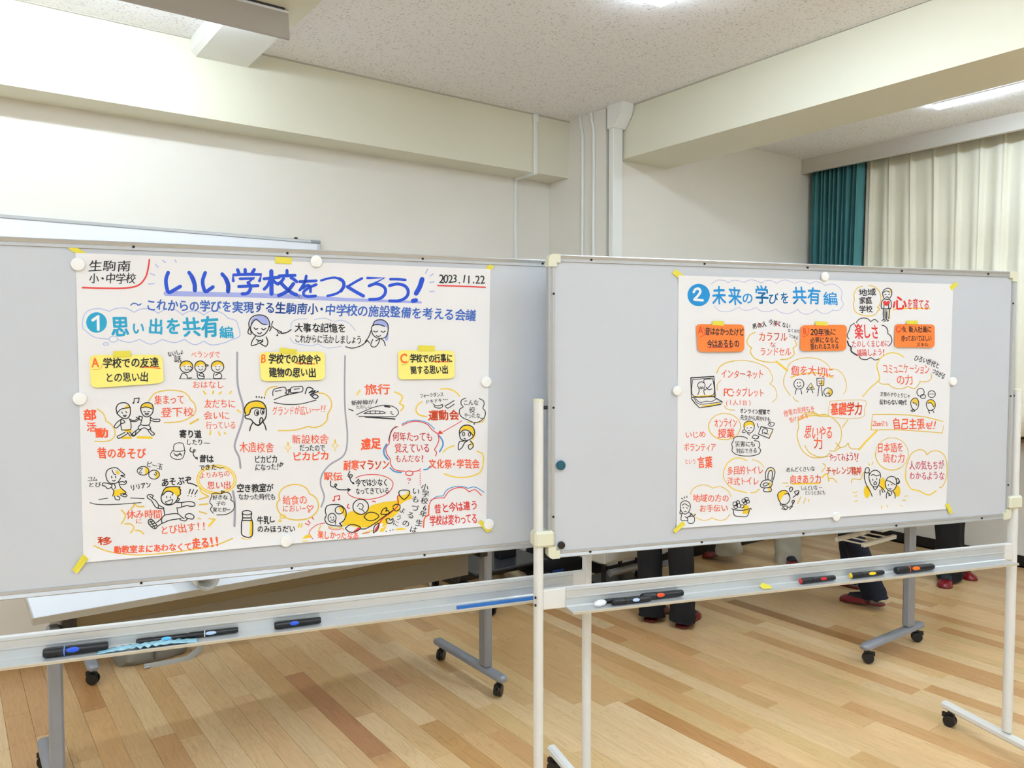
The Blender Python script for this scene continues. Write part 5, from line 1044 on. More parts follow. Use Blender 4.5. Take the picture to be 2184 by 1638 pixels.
M('k', 9, [(1405, 600), (1405, 550), (1438, 508), (1495, 500), (1540, 525), (1555, 575), (1532, 625), (1470, 655), (1420, 640), (1405, 600)], [(1408, 580), (1450, 548), (1500, 560), (1535, 600)], [(1450, 632), (1466, 640)], [(1440, 660), (1405, 665), (1392, 710), (1398, 745), (1430, 722), (1455, 675), (1480, 660)], [(1510, 655), (1540, 690), (1538, 720), (1505, 742), (1492, 705), (1515, 690)]); E('k', 7, 1445, 588, 11, 18); E('k', 7, 1503, 592, 11, 18)
P('question_cloud'); M('R', 8, [(832, 502), (900, 472), (985, 462), (1080, 490), (1130, 545), (1190, 588)], [(1190, 588), (1198, 650), (1175, 710), (1155, 745), (1175, 770), (1165, 808)], [(790, 515), (745, 535), (712, 600), (702, 685)], [(702, 685), (670, 730), (680, 790), (712, 838), (715, 885), (760, 945), (860, 960)], [(930, 965), (1000, 952), (1012, 935)])
S('s', 8, [(830, 490), (900, 458), (990, 452), (1085, 478), (1155, 538)]); S('s', 14, [(1198, 602), (1232, 650), (1238, 700), (1206, 765)]); S('k', 7, [(772, 512), (728, 550), (704, 620), (698, 660)]); S('s', 16, [(678, 690), (650, 740), (655, 795), (690, 842)]); S('s', 13, [(710, 925), (755, 962), (822, 972)]); S('s', 14, [(1048, 945), (1085, 938), (1110, 910)])
E('R', 9, 903, 980, 37, 23); M('R', 7, [(880, 1036), (910, 1034), (914, 1046), (898, 1052)]); disc('R', 896, 1078, 6, 5); [disc('R', 1012, y, 6, 5) for y in range(962, 1095, 22)]
M('R', 6, [(1430, 455), (1330, 515), (1212, 582)]); fill('R', [(1185, 590), (1208, 550), (1240, 585)], False)
S('R', 7, [(368, 1028), (430, 1002), (560, 992), (660, 1012), (725, 1050), (740, 1095), (705, 1165), (620, 1215), (500, 1240), (380, 1228), (310, 1200), (285, 1168)])
P('past_and_present_cloud'); M('s', 8, [(1118, 1258), (1170, 1215), (1240, 1206)], [(1240, 1206), (1275, 1150), (1340, 1118), (1430, 1112), (1490, 1130)], [(1490, 1130), (1560, 1118), (1650, 1170)]); M('R', 8, [(1105, 1290), (1125, 1245), (1180, 1228), (1252, 1226)], [(1252, 1226), (1300, 1160), (1380, 1125), (1450, 1128), (1500, 1165)], [(1500, 1165), (1560, 1145), (1622, 1200)]); M('r', 12, [(1100, 1300), (1095, 1395)], [(1100, 1395), (1055, 1430), (1045, 1520)])
P('arrow_drawings'); M('k', 9, [(308, 962), (292, 1005), (318, 1025), (335, 1000), (308, 998), (318, 1055), (345, 1080)]); fill('k', [(330, 1085), (345, 1062), (358, 1090)], False); S('k', 9, [(118, 1055), (120, 1105), (150, 1118), (178, 1100), (168, 1085), (160, 1110), (195, 1142), (285, 1145)]); fill('k', [(285, 1125), (322, 1143), (290, 1168)], False)
P('vine_drawing')
fill('y', [(235, 1505), (270, 1400), (345, 1355), (450, 1390), (510, 1310), (640, 1270), (780, 1250), (800, 1210), (905, 1190), (930, 1230), (860, 1260), (800, 1310), (810, 1350), (740, 1420), (700, 1440), (650, 1560), (600, 1570), (640, 1480), (540, 1500), (430, 1530), (300, 1500)]); fill('y', [(752, 1555), (790, 1530), (850, 1528), (882, 1555), (820, 1568)])
M('Y', 10, [(95, 1510), (160, 1530), (220, 1520), (250, 1545)], [(440, 1580), (520, 1555), (560, 1560)], [(20, 1500), (0, 1560), (30, 1600)]); FRM(*FE); fill('y', [(755, 1555), (800, 1510), (850, 1482), (858, 1520), (835, 1560), (780, 1572)]); M('R', 6, [(838, 1500), (850, 1455), (920, 1400), (1000, 1382)], [(855, 1515), (880, 1545)], [(1030, 1430), (1090, 1452), (1160, 1440)], [(1365, 1490), (1440, 1478)]); M('R', 9, [(802, 1388), (838, 1402)], [(828, 1360), (848, 1385)], [(870, 1328), (882, 1345)]); FRM(*FF)
fill('y', [(200, 1330), (232, 1310), (268, 1360), (262, 1420), (240, 1390)])
M('k', 9, [(75, 1400), (65, 1350), (85, 1305), (150, 1292), (220, 1300), (265, 1345), (272, 1400), (250, 1450), (215, 1480), (232, 1505)], [(75, 1400), (60, 1440), (80, 1480), (130, 1500), (232, 1508)], [(232, 1508), (205, 1478)]); E('k', 8, 132, 1425, 40, 45); E('k', 8, 205, 1348, 42, 38); E('k', 9, 418, 1315, 78, 75); M('k', 7, [(385, 1310), (410, 1280), (442, 1300), (430, 1340), (400, 1330), (440, 1350), (460, 1378)], [(115, 1415), (122, 1425)], [(145, 1415), (150, 1425)], [(122, 1445), (140, 1450), (148, 1440)], [(168, 1455), (165, 1490)])
fill('R', [(345, 1560), (400, 1520), (415, 1535), (380, 1565)]); fill('R', [(560, 1560), (600, 1490), (605, 1510), (585, 1555)])
S('R', 11, [(560, 1550), (605, 1480), (640, 1430), (720, 1370), (790, 1300), (785, 1220), (800, 1200)]); M('k', 9, [(420, 1535), (470, 1532), (560, 1480), (640, 1420), (740, 1350)], [(450, 1415), (490, 1375), (550, 1372), (600, 1408), (550, 1448), (490, 1450), (450, 1415)], [(265, 1530), (310, 1495), (380, 1500), (418, 1530), (350, 1568), (295, 1560), (265, 1530)], [(545, 1575), (555, 1510), (600, 1480), (585, 1545), (545, 1575)], [(618, 1385), (640, 1340), (680, 1325), (668, 1360), (690, 1350), (700, 1385), (620, 1390)], [(740, 1310), (770, 1290), (808, 1300), (805, 1340), (765, 1355), (740, 1325)], [(805, 1200), (800, 1165), (835, 1148), (900, 1155), (900, 1195), (850, 1240), (805, 1200)], [(670, 1440), (700, 1430), (715, 1450), (740, 1430), (735, 1470), (700, 1480), (680, 1470), (670, 1440)]); fill('y', [(850, 1235), (895, 1160), (902, 1195), (870, 1235)])
M('R', 9, [(155, 1212), (205, 1202)], [(157, 1212), (155, 1250)], [(205, 1202), (208, 1240)], [(295, 1290), (285, 1320), (305, 1330)], [(535, 1265), (550, 1258), (565, 1268)]); [disc('R', x, y, 12, 9) for x, y in ((148, 1252), (200, 1242))]
[disc('k', x, y, 6, 6) for x, y in ((672, 1560), (712, 1552), (740, 1545))]
# ---- yellow notes
for key, part in (('n1', 'lettering'),): pass
CUR['sheet'] = 'n1'; P('lettering'); FRM(*FA); Gc('o', 'A', 277, 1108, 96, 108, 0.02); T('k', '学校での友達', 345, 1108, 868, 1103, 90, 0.014); S('o', 11, [(693, 1150), (790, 1150), (878, 1160)]); T('k', 'との思い出', 365, 1245, 775, 1238, 86, 0.01); S('Y', 6, [(250, 1170), (320, 1165), (345, 1110)])
CUR['sheet'] = 'n2'; P('lettering'); Gc('o', 'B', 1843, 1068, 82, 98, 0.02); FRM(0, 0, 1); T('k', '学校での校舎や', 573, 764.5, 684, 767, 19.5, 0.02); S('o', 2.4, [(633, 775), (671, 776)]); T('k', '建物の思い出', 574, 794, 674, 794, 19, 0.02)
CUR['sheet'] = 'n3'; P('lettering'); FRM(*FB); Gc('o', 'C', 1142, 1070, 92, 108, 0.03); T('k', '学校での行事に', 1200, 1065, 1595, 1065, 76, 0.022); S('o', 10, [(1415, 1096), (1490, 1098), (1562, 1100)]); T('k', '関する思い出', 1202, 1175, 1555, 1172, 74, 0.022); S('Y', 6, [(1120, 1130), (1180, 1110), (1195, 1040)])
# ================= right poster
CUR['sheet'] = 'p2'
P('section_heading'); FRM(*FG); disc('T', 383, 378, 131, 131); S('w', 26, [(325, 345), (345, 312), (385, 305), (402, 340), (375, 385), (332, 430)]); S('w', 26, [(332, 432), (430, 440)])
for ch, x, y, w, h in (('未', 622, 385, 160, 200), ('来', 805, 385, 155, 195), ('の', 950, 410, 130, 130), ('学', 1120, 378, 155, 200), ('び', 1250, 415, 115, 120), ('を', 1385, 410, 100, 130), ('共', 1552, 385, 165, 190), ('有', 1725, 392, 155, 185), ('編', 1920, 418, 165, 145)): Gc('T', ch, x, y, w, h, 0.022)
P('heading_cloud')
for l in ([(528, 252), (600, 205), (690, 212), (722, 238)], [(720, 236), (800, 205), (920, 232)], [(912, 230), (1000, 200), (1120, 240)], [(1110, 236), (1200, 206), (1300, 242)], [(1290, 240), (1385, 202), (1500, 242)], [(1500, 242), (1590, 215), (1680, 250)], [(1680, 246), (1755, 222), (1862, 266)], [(1850, 266), (1945, 250), (2020, 290), (2052, 350), (2040, 430)], [(2045, 430), (2068, 490), (2010, 558), (1935, 552)], [(1940, 560), (1850, 598), (1755, 552)], [(1760, 546), (1660, 600), (1570, 582), (1540, 540)], [(1540, 545), (1430, 594), (1330, 575), (1285, 540)], [(1285, 540), (1200, 570), (1105, 562), (1050, 520)], [(1050, 525), (960, 555), (885, 548), (860, 518)], [(850, 520), (740, 568), (630, 562), (570, 510)]): S('l', 7, l)
P('red_lettering'); T('r', 'カラフル', 1080, 862, 1420, 862, 104, 0.012); Gc('r', 'な', 1245, 955, 75, 62, 0.008); T('r', 'ランドセル', 1095, 1038, 1460, 1035, 94, 0.01); T('r', 'インターネット', 640, 1298, 1142, 1298, 98, 0.01); T('r', 'PC・タブレット', 682, 1512, 1150, 1512, 100, 0.01); T('r', '個を大切に', 1455, 1258, 1960, 1290, 112, 0.012, -15)
FRM(*FI); T('r', '(1人1台)', 690, 100, 998, 98, 62, 0.002); T('r', 'いじめ', 222, 478, 470, 465, 74, 0.01); T('r', 'ボランティア', 210, 622, 585, 618, 92, 0.012); T('r', 'という', 222, 788, 350, 785, 60, 0.004); T('r', '言葉', 368, 795, 540, 795, 128, 0.024); T('r', 'オンライン', 560, 340, 832, 332, 104, 0.014); T('r', '授業', 605, 458, 802, 455, 104, 0.02); T('r', '多目的トイレ', 715, 895, 1138, 885, 94, 0.014); T('r', '洋式トイレ', 712, 1018, 1085, 1012, 88, 0.014); T('r', '地域の方の', 315, 1212, 740, 1212, 88, 0.014); T('r', 'お手伝い', 388, 1332, 725, 1330, 82, 0.014)
T('r', '他者の気持ちを', 1372, 228, 1735, 172, 72, 0.006, -8); T('o', '受けとめる', 1438, 310, 1655, 250, 58, 0.02); T('r', '向きあう力', 1448, 995, 1810, 988, 92, 0.022)
FRM(*FJ); T('r', '基礎学力', 392, 175, 760, 172, 138, 0.032); T('r', '思いやる', 88, 440, 415, 455, 148, 0.012); Gc('r', '力', 248, 572, 112, 128, 0.012); T('r', 'Zoomでも', 888, 348, 1065, 345, 64, -0.002); T('r', '自己主張', 1112, 350, 1490, 350, 125, 0.02); T('r', 'を', 1490, 372, 1570, 372, 80, 0.02); M('r', 12, [(1572, 325), (1560, 375)], [(1612, 325), (1600, 375)]); disc('r', 1558, 402, 8, 8); disc('r', 1592, 402, 8, 8)
T('R', 'やってみよう!', 372, 738, 690, 730, 94, 0.014); T('r', 'チャレンジ精神', 340, 898, 752, 895, 92, 0.022); T('r', '日本語を', 930, 625, 1240, 622, 106, 0.014); T('r', '読む力', 998, 750, 1255, 745, 104, 0.014); T('c', '人の気もちが', 1305, 830, 1715, 825, 102, 0.012); T('c', 'わかるような', 1308, 955, 1718, 950, 92, 0.01); S('R', 11, [(710, 700), (700, 760)]); disc('R', 698, 785, 7, 7)
FRM(*FH); Gc('R', '心', 972, 472, 165, 150, 0.045); T('R', 'を育てる', 1062, 478, 1325, 490, 120, 0.014); T('R', '楽しさ', 450, 800, 735, 802, 165, 0.022); T('R', 'たのしくまじめに', 418, 948, 860, 940, 80, 0.008); T('R', '議論しよう!', 478, 1048, 810, 1042, 80, 0.014); T('r', 'コミュニケーション', 778, 1232, 1325, 1238, 112, 0.01); T('r', 'の力', 935, 1362, 1135, 1362, 110, 0.01)
P('black_lettering'); T('k', '地域', 500, 348, 698, 342, 78, 0.022); T('k', '家庭', 502, 442, 655, 438, 78, 0.022); T('k', '学校', 506, 540, 662, 540, 78, 0.022); T('k', 'ひろい世代と', 1150, 1108, 1445, 1208, 66, 0.018, -10); T('k', 'つながる', 1358, 1255, 1505, 1330, 62, 0.018); T('k', '文章のやりとりじゃ', 748, 1528, 1098, 1552, 52, 0.012)
FRM(*FJ); T('k', '伝わらない時代', 960, 95, 1278, 100, 58, 0.025); T('k', 'めんどくさいな', -125, 885, 208, 868, 58, 0.012); T('k', 'しんどいな', 40, 1095, 240, 1092, 56, 0.01); disc('k', 262, 1092, 5, 5); disc('k', 280, 1090, 5, 5); T('k', 'というときにも', 92, 1152, 330, 1150, 52, 0.012)
FRM(*FI); T('k', 'オンライン授業で', 862, 195, 1215, 212, 58, 0.022); T('k', '先生から声かけも', 868, 272, 1222, 298, 58, 0.016); T('k', '災害にも', 806, 582, 1042, 580, 64, 0.014); T('k', '対応できる', 818, 662, 1065, 658, 58, 0.014)
FRM(*FG); T('k', '男の人', 1008, 745, 1172, 712, 62, 0.022); T('k', '今笑くない', 1198, 690, 1455, 742, 62, 0.014); T('k', 'なくなり', 1420, 790, 1562, 800, 42, 0.012); T('k', 'つつある', 1430, 845, 1540, 880, 40, 0.012); M('R', 6, [(1262, 690), (1330, 740)], [(1325, 685), (1262, 745)], [(1075, 700), (1130, 750)], [(1130, 700), (1078, 752)])
P('yellow_outlines')
M('Y', 11, [(1040, 812), (975, 850), (945, 920), (965, 965), (1000, 992)], [(1000, 992), (985, 1040), (1030, 1110), (1110, 1145), (1200, 1160), (1290, 1160)], [(1338, 1130), (1430, 1120), (1495, 1065), (1482, 1002)], [(1480, 1000), (1522, 960), (1500, 905)]); S('y', 20, [(1288, 1152), (1415, 1258)])
M('Y', 12, [(592, 1288), (625, 1220), (700, 1168), (800, 1145)]); M('Y', 8, [(800, 1145), (920, 1140), (1060, 1168), (1180, 1225), (1238, 1320), (1235, 1385), (1212, 1412)], [(1212, 1412), (1272, 1460), (1292, 1540), (1280, 1590), (1240, 1625)], [(640, 1372), (600, 1420), (600, 1485)], [(1410, 1262), (1440, 1180), (1540, 1125), (1660, 1108), (1780, 1125), (1870, 1175), (1912, 1232)], [(1900, 1240), (1985, 1245), (2060, 1300), (2100, 1400), (2098, 1480), (2070, 1530)], [(1412, 1262), (1375, 1350), (1380, 1440), (1450, 1548)], [(1480, 1560), (1505, 1600), (1545, 1618)]); S('y', 12, [(1455, 1338), (1560, 1302), (1700, 1285), (1830, 1298), (1942, 1342)])
FRM(*FH); M('Y', 10, [(540, 275), (480, 300), (445, 370), (450, 425)], [(450, 425), (438, 500), (465, 575), (540, 612), (630, 622), (695, 602), (722, 560), (748, 548), (715, 520)], [(620, 268), (690, 285), (738, 335), (758, 400), (750, 470), (722, 530)]); S('y', 12, [(900, 546), (1100, 532), (1325, 536)])
M('y', 11, [(1022, 1102), (960, 1062), (870, 1052), (780, 1090), (722, 1160), (712, 1220), (735, 1300)]); M('Y', 9, [(728, 1372), (762, 1412), (852, 1415)], [(850, 1420), (910, 1460), (1000, 1470), (1078, 1440)], [(1080, 1445), (1155, 1465), (1218, 1388)], [(1210, 1385), (1300, 1385), (1348, 1340), (1340, 1290)]); S('y', 11, [(735, 1300), (738, 1365), (640, 1455), (545, 1560)])
FRM(*FJ); M('Y', 6, [(385, 85), (600, 72), (800, 82), (785, 180), (768, 268), (600, 288), (420, 272), (362, 240), (385, 85)]); M('Y', 10, [(592, 302), (525, 395)])
M('Y', 10, [(20, 292), (95, 225), (190, 215), (262, 252)], [(262, 248), (330, 240), (420, 285), (490, 360), (518, 450), (500, 560), (440, 650)], [(380, 690), (330, 730), (200, 745), (110, 705), (50, 640), (15, 560), (0, 470), (20, 380), (12, 330), (20, 292)], [(90, 600), (140, 680), (250, 735), (360, 730)], [(100, 240), (200, 232), (260, 262), (380, 262)])
M('Y', 10, [(450, 572), (502, 622)], [(380, 662), (440, 665), (495, 630)], [(490, 632), (560, 612), (598, 572), (605, 610), (640, 640), (725, 640)], [(300, 812), (332, 842), (288, 912)], [(370, 1020), (365, 990), (420, 985), (462, 1035)], [(742, 1000), (650, 992), (632, 1035)], [(788, 905), (762, 940), (742, 1000)]); M('y', 14, [(288, 975), (345, 932), (370, 1010)])
S('Y', 11, [(862, 420), (880, 240), (1100, 238), (1300, 248), (1500, 270), (1695, 320)], False); S('Y', 10, [(862, 422), (1100, 418), (1400, 432), (1690, 456)]); S('Y', 7, [(1705, 370), (1700, 410), (1688, 462)]); S('y', 18, [(930, 430), (800, 560), (722, 648)])
E('Y', 7, 1105, 700, 190, 188); S('y', 11, ell(1105, 700, 192, 188, 12, 60, 185)); S('y', 12, [(1268, 900), (1268, 1000), (1330, 1105), (1425, 1130), (1530, 1178), (1620, 1130)]); M('Y', 10, [(1300, 762), (1340, 690), (1425, 650), (1490, 672), (1512, 712)], [(1512, 712), (1560, 672), (1640, 665), (1715, 715), (1745, 820), (1742, 960), (1700, 1070), (1660, 1092)], [(1300, 762), (1268, 860), (1268, 900)])
M('y', 9, [(832, 810), (845, 830)], [(880, 795), (872, 825)], [(650, 1152), (700, 1142)], [(665, 1192), (698, 1186)], [(672, 1252), (702, 1245)], [(990, 1300), (980, 1335)], [(1045, 1295), (1052, 1320)], [(1200, 1300), (1222, 1300)], [(1230, 1240), (1260, 1242)], [(1252, 1192), (1290, 1188)])
FRM(*FI); E('Y', 9, 685, 380, 185, 152); S('y', 10, ell(685, 380, 187, 154, 12, 60, 200)); M('y', 11, [(942, 778), (870, 748), (790, 755), (720, 805), (680, 880)], [(730, 1068), (790, 1110), (860, 1132), (942, 1150)], [(990, 1150), (1045, 1145), (1085, 1112)]); M('Y', 8, [(680, 880), (672, 970), (730, 1068)], [(1005, 765), (1085, 790), (1140, 850)], [(680, 140), (720, 180), (800, 190)])
M('Y', 9, [(285, 1168), (320, 1105), (400, 1065), (480, 1065), (552, 1100)], [(560, 1092), (640, 1082), (720, 1125), (762, 1195)], [(350, 1440), (420, 1470), (490, 1468), (540, 1440)], [(538, 1446), (620, 1472), (700, 1460), (742, 1402)]); S('o', 4, [(1475, 1040), (1790, 1034)]); S('y', 17, [(1475, 1048), (1790, 1040)]); M('Y', 10, [(1572, 1200), (1535, 1278)], [(1630, 1215), (1605, 1272)], [(1665, 1230), (1662, 1258)], [(1360, 1038), (1420, 1040)], [(1400, 1080), (1432, 1075)]); S('y', 12, [(1560, 300), (1650, 260), (1780, 250), (1856, 245)])
P('laptop_drawing'); FRM(*FG); S('y', 12, [(322, 1560), (560, 1548)]); S('k', 13, [(292, 1342), (420, 1335), (560, 1325), (568, 1440), (574, 1560)], False); S('k', 11, [(292, 1342), (298, 1570), (574, 1560)], False); M('k', 7, [(312, 1362), (545, 1345)], [(312, 1362), (320, 1550), (552, 1540), (545, 1345)]); E('k', 8, 415, 1430, 43, 40); M('k', 8, [(385, 1470), (388, 1500), (372, 1540)], [(450, 1470), (442, 1500), (455, 1540)], [(445, 1400), (450, 1362), (530, 1356)], [(455, 1485), (495, 1455), (530, 1412)], [(470, 1450), (500, 1480), (538, 1470)], [(398, 1445), (415, 1458), (432, 1445)])
FRM(*FI); S('y', 14, [(425, 142), (520, 132), (632, 112)]); S('k', 10, [(298, 55), (340, 110), (392, 162), (520, 145), (640, 122), (662, 95), (565, 40)], False); M('k', 7, [(345, 55), (400, 100), (470, 85), (530, 90), (585, 62)], [(330, 50), (400, 120), (655, 92)])
P('shape_friends_drawing'); FRM(*FG); fill('Y', ell(1820, 1400, 22, 34, 12)); fill('Y', ell(1912, 1512, 25, 40, 12)); fill('Y', [(1690, 1410), (1725, 1470), (1690, 1465)], False)
E('k', 8, 1550, 1415, 58, 58); M('k', 8, [(1520, 1475), (1505, 1535)], [(1572, 1475), (1585, 1532)], [(1530, 1432), (1550, 1448), (1572, 1430)], [(1535, 1395), (1535, 1408)], [(1562, 1392), (1563, 1405)]); S('k', 8, [(1638, 1475), (1690, 1400), (1735, 1475)], False, True); M('k', 8, [(1660, 1480), (1645, 1515)], [(1700, 1480), (1715, 1518)], [(1675, 1452), (1690, 1462), (1705, 1450)]); S('k', 8, [(1758, 1350), (1845, 1345), (1840, 1432), (1762, 1435)], False, True)
M('k', 8, [(1785, 1440), (1770, 1555)], [(1812, 1440), (1825, 1550)], [(1785, 1405), (1800, 1415), (1818, 1402)], [(1785, 1375), (1785, 1388)], [(1812, 1372), (1813, 1385)], [(1865, 1548), (1860, 1562)], [(1905, 1548), (1912, 1560)], [(1870, 1528), (1892, 1518), (1912, 1530)]); E('k', 8, 1890, 1508, 50, 48)
P('boy_with_heart_drawing'); FRM(*FH); fill('y', [(860, 300), (888, 325), (885, 365), (865, 335)]); fill('G', [(795, 560), (835, 560), (835, 650), (800, 650)]); S('y', 14, [(852, 560), (856, 650)]); fill('R', [(820, 505), (785, 475), (788, 450), (808, 445), (822, 458), (840, 445), (860, 455), (858, 480)])
M('k', 9, [(785, 395), (778, 350), (800, 315), (840, 298), (878, 318), (885, 360), (875, 395), (840, 428), (800, 420), (785, 395)], [(788, 350), (820, 330), (860, 345)], [(805, 372), (818, 370)], [(848, 368), (860, 370)], [(815, 405), (830, 400), (845, 406)], [(800, 425), (770, 450), (762, 525), (790, 535), (795, 490)], [(850, 425), (875, 450), (878, 520), (850, 535), (848, 490)], [(785, 540), (868, 538)], [(788, 545), (785, 600), (790, 655)], [(860, 545), (855, 600), (848, 655)], [(822, 580), (820, 655)], [(768, 678), (795, 662), (812, 678), (790, 684)], [(822, 662), (848, 676), (828, 682)])
P('fun_cloud'); M('k', 9, [(470, 700), (505, 660), (555, 645), (605, 655), (640, 688)], [(640, 688), (685, 662), (725, 692)], [(450, 706), (405, 738), (388, 790), (365, 850), (385, 890)], [(770, 730), (812, 745), (838, 790), (838, 825)], [(838, 825), (875, 860), (885, 920), (852, 972)], [(508, 1095), (530, 1122), (590, 1130), (640, 1108), (690, 1135), (738, 1120)]); S('k', 15, [(368, 915), (385, 965), (410, 985), (415, 1035), (478, 1078)])
P('talking_friends_drawing'); E('k', 8, 1220, 1510, 42, 46); E('k', 8, 1248, 1560, 30, 24); E('k', 8, 1350, 1532, 42, 40); M('k', 6, [(1320, 1530), (1380, 1530)]); FRM(*FJ); fill('Y', [(1330, 105), (1350, 60), (1385, 48), (1415, 85), (1405, 125), (1370, 100)]); fill('y', [(1518, 98), (1550, 68), (1592, 82), (1608, 120), (1595, 160), (1572, 118)])
M('k', 8, [(1330, 145), (1325, 90), (1360, 52), (1400, 58), (1418, 110), (1405, 165), (1375, 190), (1345, 170), (1330, 145)], [(1350, 105), (1378, 110), (1398, 135)], [(1510, 150), (1505, 110), (1530, 75), (1570, 68), (1605, 100), (1608, 150), (1580, 190), (1535, 190), (1510, 150)], [(1520, 110), (1560, 105), (1592, 150)], [(1325, 195), (1370, 205), (1345, 180), (1340, 212)], [(1530, 195), (1545, 228)], [(1572, 180), (1595, 218)])
P('online_lesson_drawing'); FRM(*FI); fill('y', [(912, 400), (918, 345), (965, 320), (1015, 332), (1030, 375), (985, 360), (945, 370)]); M('k', 8, [(912, 400), (915, 345), (960, 318), (1012, 328), (1032, 375), (1020, 425), (985, 455), (940, 440), (912, 400)], [(905, 420), (890, 450), (925, 448)], [(945, 395), (955, 398)], [(985, 392), (998, 394)], [(960, 425), (975, 430)], [(950, 458), (975, 480)], [(1065, 345), (1078, 390)]); S('k', 11, [(1110, 382), (1250, 412), (1205, 518), (1078, 468)], False, True); S('y', 11, [(1245, 430), (1205, 505)]); M('k', 8, [(1130, 470), (1125, 425), (1155, 405), (1185, 425), (1170, 465), (1140, 450), (1195, 470)], [(1190, 360), (1215, 330), (1265, 345), (1240, 378), (1200, 370)], [(1005, 510), (1030, 478), (1080, 500), (1050, 525), (1005, 510)], [(1210, 340), (1225, 360)], [(1085, 490), (1075, 520)])
P('disaster_cloud'); M('k', 8, [(782, 540), (800, 510), (850, 495), (925, 505), (950, 525)], [(1030, 545), (1080, 555), (1095, 600), (1080, 625)], [(1080, 625), (1105, 655), (1080, 700), (1000, 722), (900, 722), (820, 705), (772, 665), (780, 625)], [(780, 625), (768, 585), (790, 545)])
P('toilet_drawing'); S('y', 18, [(1215, 1030), (1205, 1130)]); S('y', 8, [(1190, 900), (1220, 870), (1260, 905)]); M('k', 9, [(1165, 1005), (1160, 930), (1180, 880), (1220, 855), (1262, 880), (1270, 930), (1240, 1030)], [(1190, 1000), (1192, 930), (1218, 892), (1242, 915), (1235, 1000)], [(1100, 1062), (1130, 1015), (1195, 1002), (1238, 1025), (1225, 1080), (1160, 1095), (1110, 1085), (1100, 1062)], [(1130, 1055), (1165, 1035), (1200, 1050), (1150, 1075), (1130, 1055)], [(1150, 1095), (1142, 1135), (1225, 1135), (1222, 1080)])
P('woman_with_pot_drawing'); M('k', 8, [(175, 1350), (170, 1290), (200, 1250), (250, 1250), (285, 1290), (275, 1360), (230, 1400), (190, 1380), (175, 1350)], [(172, 1350), (165, 1395), (195, 1392)], [(190, 1300), (220, 1280), (270, 1310)], [(200, 1330), (210, 1322)], [(240, 1325), (252, 1330)], [(215, 1372), (240, 1370)], [(188, 1400), (180, 1470), (250, 1475)], [(270, 1380), (300, 1405), (262, 1430)], [(222, 1430), (250, 1445)], [(255, 1432), (330, 1435), (325, 1500), (262, 1502), (255, 1432)], [(280, 1425), (300, 1395), (320, 1425), (345, 1400)], [(182, 1215), (200, 1225)], [(215, 1198), (222, 1215)], [(245, 1190), (246, 1208)]); disc('Y', 335, 1412, 12, 14)
P('flower_pot_drawing'); fill('y', [(905, 1345), (975, 1340), (950, 1420), (900, 1425)]); fill('y', [(890, 1330), (930, 1290), (965, 1310), (960, 1340)]); M('k', 9, [(770, 1335), (800, 1350), (900, 1355), (985, 1335), (995, 1345)], [(785, 1350), (800, 1415), (870, 1428), (945, 1425), (975, 1350)]); [E('k', 8, x, y, r, r*.9) for x, y, r in ((808, 1282, 26), (840, 1262, 20), (850, 1300, 24), (815, 1315, 22), (910, 1245, 24), (940, 1225, 22), (955, 1255, 20), (925, 1270, 20), (828, 1290, 10), (932, 1248, 9), (890, 1310, 20))]
P('looking_up_boy_drawing'); fill('y', [(1310, 1220), (1312, 1165), (1350, 1132), (1400, 1130), (1405, 1160), (1360, 1195), (1330, 1260)]); M('k', 9, [(1310, 1225), (1305, 1165), (1350, 1128), (1405, 1130), (1440, 1180), (1442, 1240), (1400, 1285), (1345, 1280), (1310, 1225)], [(1385, 1170), (1420, 1160), (1445, 1200)], [(1330, 1280), (1345, 1300), (1370, 1285)], [(1440, 1100), (1450, 1140), (1480, 1105), (1455, 1085), (1440, 1120)], [(1482, 1205), (1530, 1165), (1550, 1130), (1498, 1140), (1530, 1180), (1550, 1150)], [(1350, 1335), (1400, 1350), (1415, 1310), (1360, 1310), (1390, 1340)], [(1425, 1325), (1470, 1300), (1495, 1240), (1470, 1250), (1480, 1280), (1500, 1250)], [(1440, 1345), (1475, 1310)])
P('cheering_children_drawing'); FRM(*FJ); fill('y', ell(815, 1140, 38, 74, 16)); fill('y', ell(998, 1050, 34, 74, 16)); fill('y', ell(1168, 1132, 36, 66, 16))
M('k', 9, [(850, 1030), (838, 960), (870, 905), (920, 890), (965, 920), (975, 975)], [(860, 950), (890, 940), (920, 955), (960, 945)], [(845, 1010), (870, 1065), (920, 1085), (955, 1050), (962, 990)], [(880, 995), (884, 1008)], [(925, 985), (930, 998)], [(895, 1040), (915, 1022), (925, 1050), (900, 1060), (895, 1040)], [(790, 905), (800, 870), (825, 858), (842, 880), (835, 915), (805, 920), (790, 905)], [(788, 915), (785, 980), (805, 1050), (835, 1110), (855, 1140), (875, 1195)], [(842, 920), (838, 960)], [(885, 1085), (910, 1115), (940, 1080)], [(955, 1070), (1000, 1105), (1025, 1145)], [(965, 1120), (968, 1180)], [(985, 1110), (1000, 1150)])
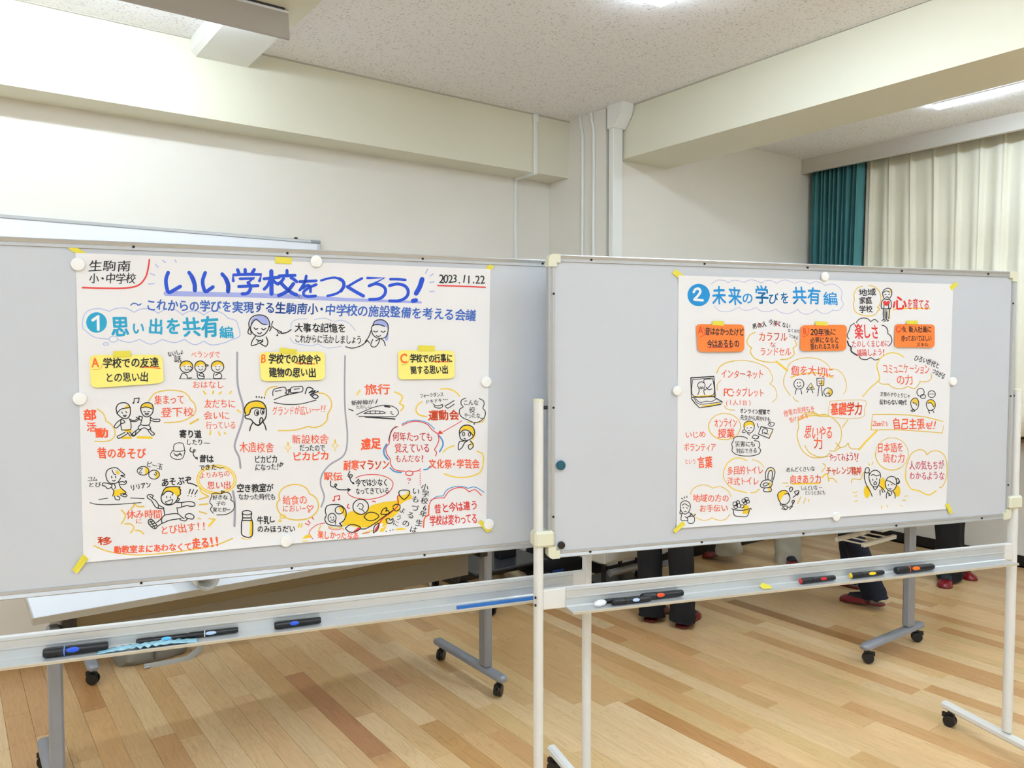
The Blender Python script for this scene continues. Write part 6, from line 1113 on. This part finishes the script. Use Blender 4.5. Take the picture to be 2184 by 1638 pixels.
M('k', 9, [(1035, 1090), (1030, 1030), (1060, 975), (1110, 962), (1150, 985), (1158, 1040), (1150, 1090), (1110, 1130), (1065, 1125), (1035, 1090)], [(1040, 1010), (1080, 1020), (1145, 1060)], [(1062, 1055), (1066, 1065)], [(1102, 1052), (1106, 1062)], [(1065, 1105), (1085, 1110), (1098, 1102)], [(1150, 1000), (1175, 985), (1195, 1030), (1165, 1050), (1190, 1020)], [(1060, 1130), (1040, 1175), (1042, 1215)], [(1120, 1135), (1140, 1170), (1142, 1215)], [(1060, 1150), (1085, 1185), (1105, 1145)], [(1075, 1160), (1070, 1190)])
for key, a, b_, c_ in (('n4', 'A', None, None), ('n5', 'B', None, None), ('n6', 'C', None, None)): pass
CUR['sheet'] = 'n4'; P('lettering'); FRM(*FG); Gc('R', 'A', 405, 785, 88, 108, 0.0); S('R', 6, [(440, 760), (455, 800), (445, 845), (400, 862)]); T('k', '昔はなかったけど', 458, 800, 910, 808, 86, 0.016); T('k', '今はあるもの', 478, 945, 858, 938, 90, 0.016); S('R', 9, [(482, 985), (620, 988), (772, 992)])
CUR['sheet'] = 'n5'; P('lettering'); Gc('R', 'B', 1618, 798, 68, 92, -0.004); S('R', 6, [(1655, 760), (1665, 800), (1645, 845), (1600, 862)]); T('k', '20年後に', 1682, 808, 1985, 808, 76, 0.016); T('k', '必要になると', 1682, 902, 2018, 898, 68, 0.016); T('k', '思われるスキル', 1682, 978, 2020, 975, 68, 0.016); S('R', 8, [(1735, 852), (1850, 852)])
CUR['sheet'] = 'n6'; P('lettering'); FRM(*FH); Gc('R', 'C', 955, 775, 78, 84, -0.002); S('R', 6, [(985, 745), (990, 790), (960, 822)]); T('k', '今、新入社員に', 995, 778, 1350, 778, 72, 0.018); T('k', '持っておいてほしい', 995, 882, 1348, 880, 68, 0.016); T('k', 'スキル', 1168, 955, 1315, 952, 48, 0.016)
NM = {'red_lettering': 'red_words', 'black_lettering': 'black_words', 'yellow_outlines': 'yellow_outline', 'divider_lines': 'divider_line', 'ray_marks': 'ray_mark', 'heading_cloud': 'cloud_arc'}
for (key, part, n_), d in PARTS.items():
    host = SHEETS[key]['obj']; o = tuple(host.location); mb = MB(); mats = []
    for i, (col, m_) in enumerate(d.items()): mb.add(m_.v, m_.f, i); mats.append(INK[col])
    mb.build(NM.get(part, part), mats, host, origin=o, loc=(0, 0, 0))
